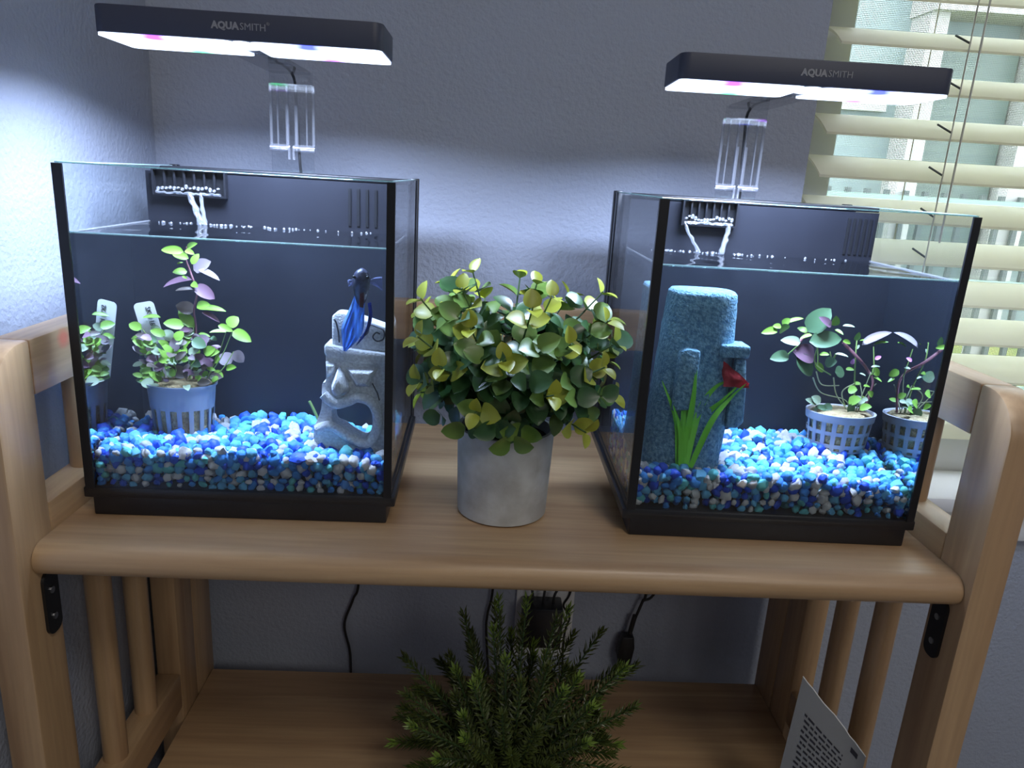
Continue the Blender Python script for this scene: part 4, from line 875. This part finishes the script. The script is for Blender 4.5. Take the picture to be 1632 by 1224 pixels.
fin('tail_fin', m_fin, [(-.0040, 0, -.002), (-.0078, 0, -.013), (-.0125, 0, -.026), (-.0120, 0, -.035), (-.0112, 0, -.0425)], [(.0015, 0, -.004), (.0016, 0, -.016), (.0006, 0, -.028), (-.0045, 0, -.037), (-.0100, 0, -.0430)], .004, .0009, 1)
fin('anal_fin', m_findark, [(.0030, 0, -.009), (.0036, 0, -.016), (.0022, 0, -.026), (-.0015, 0, -.034), (-.0040, 0, -.0385)], [(.0052, 0, -.008), (.0060, 0, -.016), (.0050, 0, -.024), (.0008, 0, -.033), (-.0036, 0, -.0388)], .007, .0006, 2)
fin('ventral_fin', m_vent, [(-.0002, 0, -.001), (-.0002, 0, -.006), (-.0004, 0, -.010)], [(.0022, 0, .000), (.0024, 0, -.006), (.0020, 0, -.0105)], -.006, .0002, 3)
fin('pectoral_fin', m_fincl, [(.0048, 0, .0075), (.0085, 0, .0098), (.0125, 0, .0105)], [(.0048, 0, .0055), (.0090, 0, .0040), (.0130, 0, .0012)], -.002, .0004, 4)
fin('pectoral_fin', m_fincl, [(-.0048, 0, .0070), (-.0068, 0, .0075), (-.0080, 0, .0068)], [(-.0044, 0, .0048), (-.0062, 0, .0035), (-.0076, 0, .0026)], -.001, .0004, 5)

# ================================================================ POTTED PLANT BETWEEN THE AQUARIUMS
ep = thing('potted_plant', 'round-leaved yellow-green artificial plant in a grey concrete pot between the aquariums', 'plant', (-.0060, .0925, 0))
b = MB(); b.lathe([(.0335, .0), (.0360, .0015), (.0368, .020), (.0385, .071), (.0383, .0722), (.0355, .0722), (.0345, .062)], n=56, cap1=False); b.build('pot', m_concrete, ep, smooth=45)
b = MB(); b.lathe([(.0348, .063), (.030, .0645), (.012, .066), (.001, .067)], n=30, cap0=False); b.build('soil', m_soil, ep, smooth=60)
EUC = [leaf_mesh('leaf', m, cup=.16, curl=.14, fat=.78) for m in m_euc]
re = random.Random(8)
N_ST = 38
def euc_stem(dirv, reach):
    dx, dy, dz = dirv
    end = Vector((.002 + dx * .098 * reach, -.018 + dy * .066 * reach, .132 + dz * (.064 if dz > 0 else .100) * reach))
    wy = end.y + .0925; lim = .072 if wy > .045 else .100
    end.x = max(min(end.x, lim + .004), -lim + .004)
    st0 = Vector((dx * .016, dy * .016, .064)); mid = Vector((dx * .036, dy * .028, .100 + .028 * max(dz, -.15)))
    return spline([st0, mid, end], 8)
def euc_nodes(path, ts, sizes, rr):
    """leaf matrices along one stem, opposite pairs turned a quarter at each node"""
    out = []
    for j, t_ in enumerate(ts):
        f = t_ * (len(path) - 1); i0 = min(int(f), len(path) - 2); p = path[i0].lerp(path[i0 + 1], f - i0); d = (path[i0 + 1] - path[i0]).normalized()
        s1 = d.cross(Vector((0, 0, 1)));  s1 = (s1 if s1.length > .1 else Vector((1, 0, 0))).normalized(); s2 = d.cross(s1)
        a0 = j * PI / 2 + rr.uniform(-.35, .35)
        for q in range(2):
            a = a0 + q * PI; sd = math.cos(a) * s1 + math.sin(a) * s2
            fwd = .30 + .55 * t_ ** 3; dd = (sd + d * fwd).normalized(); L = sizes[j] * rr.uniform(.85, 1.15)
            pos = p + sd * .001; wx = pos.x - .006; wy = pos.y + dd.y * L + .0925
            lim = .084 if wy > .050 else .2
            if abs(wx + dd.x * L) > lim: dd.x *= .2; dd.normalize()
            out.append((j, place(pos, dd, d - sd * .45, L, L * rr.uniform(.80, .98), L)))
    return out
for k in range(N_ST):
    u = (k + .5) / N_ST; th = math.acos(1 - 1.45 * u); ph = k * 2.39996 + .6
    path = euc_stem((math.sin(th) * math.cos(ph), math.sin(th) * math.sin(ph), math.cos(th)), re.uniform(.86, 1.06))
    sm_ = MB().tube(path, [.0011 * (1 - .5 * i / len(path)) for i in range(len(path))], 5).build('stem', m_eucstem, ep, smooth=60)
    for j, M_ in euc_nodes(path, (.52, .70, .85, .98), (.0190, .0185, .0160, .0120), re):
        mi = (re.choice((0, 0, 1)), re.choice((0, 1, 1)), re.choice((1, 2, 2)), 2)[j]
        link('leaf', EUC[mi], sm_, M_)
# shaded inner leaves, too crowded to tell apart
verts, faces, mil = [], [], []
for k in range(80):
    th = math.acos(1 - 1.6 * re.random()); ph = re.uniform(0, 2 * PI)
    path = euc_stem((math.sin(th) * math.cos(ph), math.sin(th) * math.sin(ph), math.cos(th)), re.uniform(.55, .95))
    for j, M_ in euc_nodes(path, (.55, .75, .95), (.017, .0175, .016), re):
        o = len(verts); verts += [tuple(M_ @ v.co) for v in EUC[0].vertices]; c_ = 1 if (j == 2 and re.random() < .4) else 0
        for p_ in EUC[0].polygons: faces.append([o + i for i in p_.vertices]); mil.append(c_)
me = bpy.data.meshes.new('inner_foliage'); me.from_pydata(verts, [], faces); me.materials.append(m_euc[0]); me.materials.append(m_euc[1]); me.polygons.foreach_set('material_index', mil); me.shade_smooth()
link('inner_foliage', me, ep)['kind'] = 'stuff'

# ================================================================ PLANT ON THE LOWER SHELF
ZL = -.3215
fp = thing('potted_plant', 'dark needle-leaved artificial plant in a pale pot on the lower shelf', 'plant', (.0150, .1000, ZL))
b = MB(); b.lathe([(.0300, .0), (.0330, .0015), (.0395, .050), (.0392, .0515), (.0365, .0515), (.0360, .044)], n=48, cap1=False); b.build('pot', m_concrete, fp, smooth=45)
b = MB(); b.lathe([(.0362, .045), (.02, .047), (.001, .048)], n=24, cap0=False); b.build('soil', m_soil, fp, smooth=60)
rn = random.Random(15); N_SP = 88
def needles(path, rr, dens, tip):
    b = MB(); n = int(dens)
    for i in range(n):
        q = (i + rr.random()) / n; q = .12 + .88 * q; f = q * (len(path) - 1); i0 = min(int(f), len(path) - 2); p = path[i0].lerp(path[i0 + 1], f - i0); d = (path[i0 + 1] - path[i0]).normalized()
        s1 = d.orthogonal().normalized(); s2 = d.cross(s1); a = i * 2.4 + rr.uniform(-.3, .3); sd = math.cos(a) * s1 + math.sin(a) * s2
        dd = (sd + d * (.40 + .9 * q ** 4)).normalized(); L = rr.uniform(.0085, .0120) * (1.0 if q < .9 else .8); wv = dd.cross(d); wv = (wv if wv.length > .01 else s1).normalized() * .0013
        b.mi = 1 if (q > .90 and tip) else 0
        v = [b.bm.verts.new(x) for x in (p, p + dd * L * .55 + wv, p + dd * L + d * .0012, p + dd * L * .55 - wv, p + dd * L * .5 + sd * -.0005 + d * .0006)]
        b._f([v[0], v[1], v[4]]); b._f([v[1], v[2], v[4]]); b._f([v[2], v[3], v[4]]); b._f([v[3], v[0], v[4]])
    return b
for k in range(N_SP):
    u = (k + .5) / N_SP; th = math.acos(1 - 1.35 * u); ph = k * 2.39996 + 1.1
    dx, dy, dz = math.sin(th) * math.cos(ph), math.sin(th) * math.sin(ph), math.cos(th); q = rn.uniform(.62, 1.06)
    end = Vector((dx * .124 * q, dy * .080 * q, .095 + dz * (.128 if dz > 0 else .07) * q))
    path = spline([(dx * .012, dy * .012, .046), (dx * .05, dy * .04, .085 + .02 * dz), tuple(end)], 7)
    sp_ = MB().tube(path, .0008, 4).build('sprig', m_eucstem, fp)
    nd = needles(path, rn, 150, rn.random() < .45).build('needles', [m_needle, m_needletip], sp_, smooth=30); nd['kind'] = 'stuff'

# ================================================================ CORDS, ADAPTER, OUTLET, PACKET
ot = thing('wall_outlet', 'white wall outlet plate behind the lower plant', 'outlet', (.066, YW, -.262))
MB().prism(rrect(-.036, .036, -.058, .058, .004), 'y', -.005, 0).build('cover_plate', m_white, ot, bevel=.0012)
for z in (-.020, .020): MB().prism(rrect(-.016, .016, z - .014, z + .014, .006), 'y', -.0065, -.0045).build('socket_face', m_white, ot)
ad = thing('power_adapter', 'black plug-in power adapter block on the wall outlet', 'adapter', (.061, YW - .0068, -.256))
MB().box(-.0240, .0240, -.030, 0, -.030, .024).build('adapter_body', m_black, ad, bevel=.002)
for i, x in enumerate((-.014, .0, .013)):
    MB().tube(spline([(x, -.016, .022), (x + .001, -.015, .036), (x * 1.8 + .004, -.006, .058), (x * 3, .0, .11)]), .0016, 7).build('cord', m_cable, ad, smooth=60)
def cord(label, pts, r=.0016): return tag(MB().tube(spline(pts, 8), r, 8).build('hanging_cable', m_cable, None, smooth=60), label, 'cable', 'black power cords behind the shelf')
cord('black power cord hanging left of the lower plant', [(-.150, .322, .05), (-.158, .328, -.08), (-.1625, .335, -.215), (-.1700, .337, -.245), (-.1805, .337, -.280), (-.1745, .337, -.315), (-.1728, .337, -.345), (-.171, .335, -.45), (-.12, .337, -.60)])
cord('black power cord running down just left of the adapter', [(.000, .322, .02), (.0005, .33, -.12), (.0000, .337, -.225), (-.0050, .338, -.262), (-.004, .338, -.30), (.010, .337, -.45), (.02, .337, -.62)])
cord('black power cord looping to the right of the adapter', [(.145, .33, .03), (.100, .335, -.17), (.0960, .338, -.225), (.0890, .339, -.245), (.098, .340, -.262), (.093, .339, -.30), (.100, .337, -.45)], .0013)
sp = thing('cord_splitter', 'black inline cord splitter hanging right of the lower plant', 'splitter', (.170, .332, -.300))
def spl(pts, r, nm='splitter_cord'): MB().tube(spline([Vector(p) - Vector((.170, .332, -.300)) for p in pts], 7), r, 8).build(nm, m_cable, sp, smooth=60)
spl([(.189, .330, -.10), (.1885, .332, -.215), (.1850, .332, -.232), (.1770, .332, -.262), (.1735, .332, -.290)], .0018)
spl([(.215, .330, -.14), (.200, .332, -.216), (.1865, .332, -.230)], .0016)
spl([(.1775, .3305, -.250), (.1735, .3305, -.275)], .0032, 'strain_relief')
spl([(.1680, .332, -.320), (.1640, .332, -.333), (.1590, .334, -.350), (.150, .336, -.46)], .0020)
b = MB(); b.prism([(-.0085, .012), (-.0060, .022), (.0085, .022), (.0105, .006), (.0080, -.016), (.0020, -.024), (-.0060, -.024), (-.0105, -.004)], 'y', -.008, .006); b.build('splitter_body', m_cable, sp, bevel=.002)

# silver packet leaning on the lower shelf
A_, B_ = Vector((.2689, .085, -.1465)), Vector((.3181, .050, -.199))
pk_ = thing('seed_packet', 'torn silver packet with small dark print on the lower shelf', 'packet', (A_.x, A_.y, ZL))
def ptt(u, v):
    """u across from the left edge, v down from the torn top"""
    top = A_.lerp(B_, u); bot = Vector((.2490 + .060 * u, .066 - .026 * u, ZL + .001)); return top.lerp(bot, v)
nrm = (B_ - A_).cross(Vector((.26, .07, -.2367)) - A_).normalized()
if nrm.y > 0: nrm = -nrm
fr, bkk = [], []
rk = random.Random(4)
for i in range(13):
    u = i / 12; fr.append([]); bkk.append([])
    for j in range(13):
        v = j / 12; bul = .0035 * math.sin(PI * u) * min(1, v * 2.5); p = ptt(u, v) - Vector((A_.x, A_.y, ZL))
        if j == 0: p += Vector((0, 0, rk.uniform(-.0012, .0012)))
        fr[-1].append(p + nrm * (bul + .0003)); bkk[-1].append(p - nrm * (bul * .6 + .0003))
b = MB(); b.grid(fr); b.grid(bkk); b.build('pouch', m_packet, pk_, smooth=60, normals=False)
b = MB(); b.tube([fr[i][0] + (bkk[i][0] - fr[i][0]) * .5 for i in range(13)], .0005, 5); b.build('torn_edge', m_packetedge, pk_)
# printed lines: rows of short dashes lying on the front of the pouch
b = MB()
def pp(u, v):
    bul = .0035 * math.sin(PI * u) * min(1, v * 2.5); return ptt(u, v) - Vector((A_.x, A_.y, ZL)) + nrm * (bul + .0007)
for rix in range(24):
    v = .15 + rix * .030; u = .14 + .01 * (rix % 3); end_u = .72 if rix < 3 else .93
    while u < end_u:
        w = rk.uniform(.03, .10); w = min(w, end_u - u); dv = .012
        # the print follows the torn edge
        q = [b.bm.verts.new(pp(u, v)), b.bm.verts.new(pp(u + w, v)), b.bm.verts.new(pp(u + w, v + dv)), b.bm.verts.new(pp(u, v + dv))]; b._f(q); u += w + rk.uniform(.012, .03)
q = [b.bm.verts.new(pp(x, y)) for x, y in ((.80, .05), (.90, .05), (.90, .085), (.80, .085))]; b._f(q)
b.build('small_print', m_ink, pk_, normals=False)
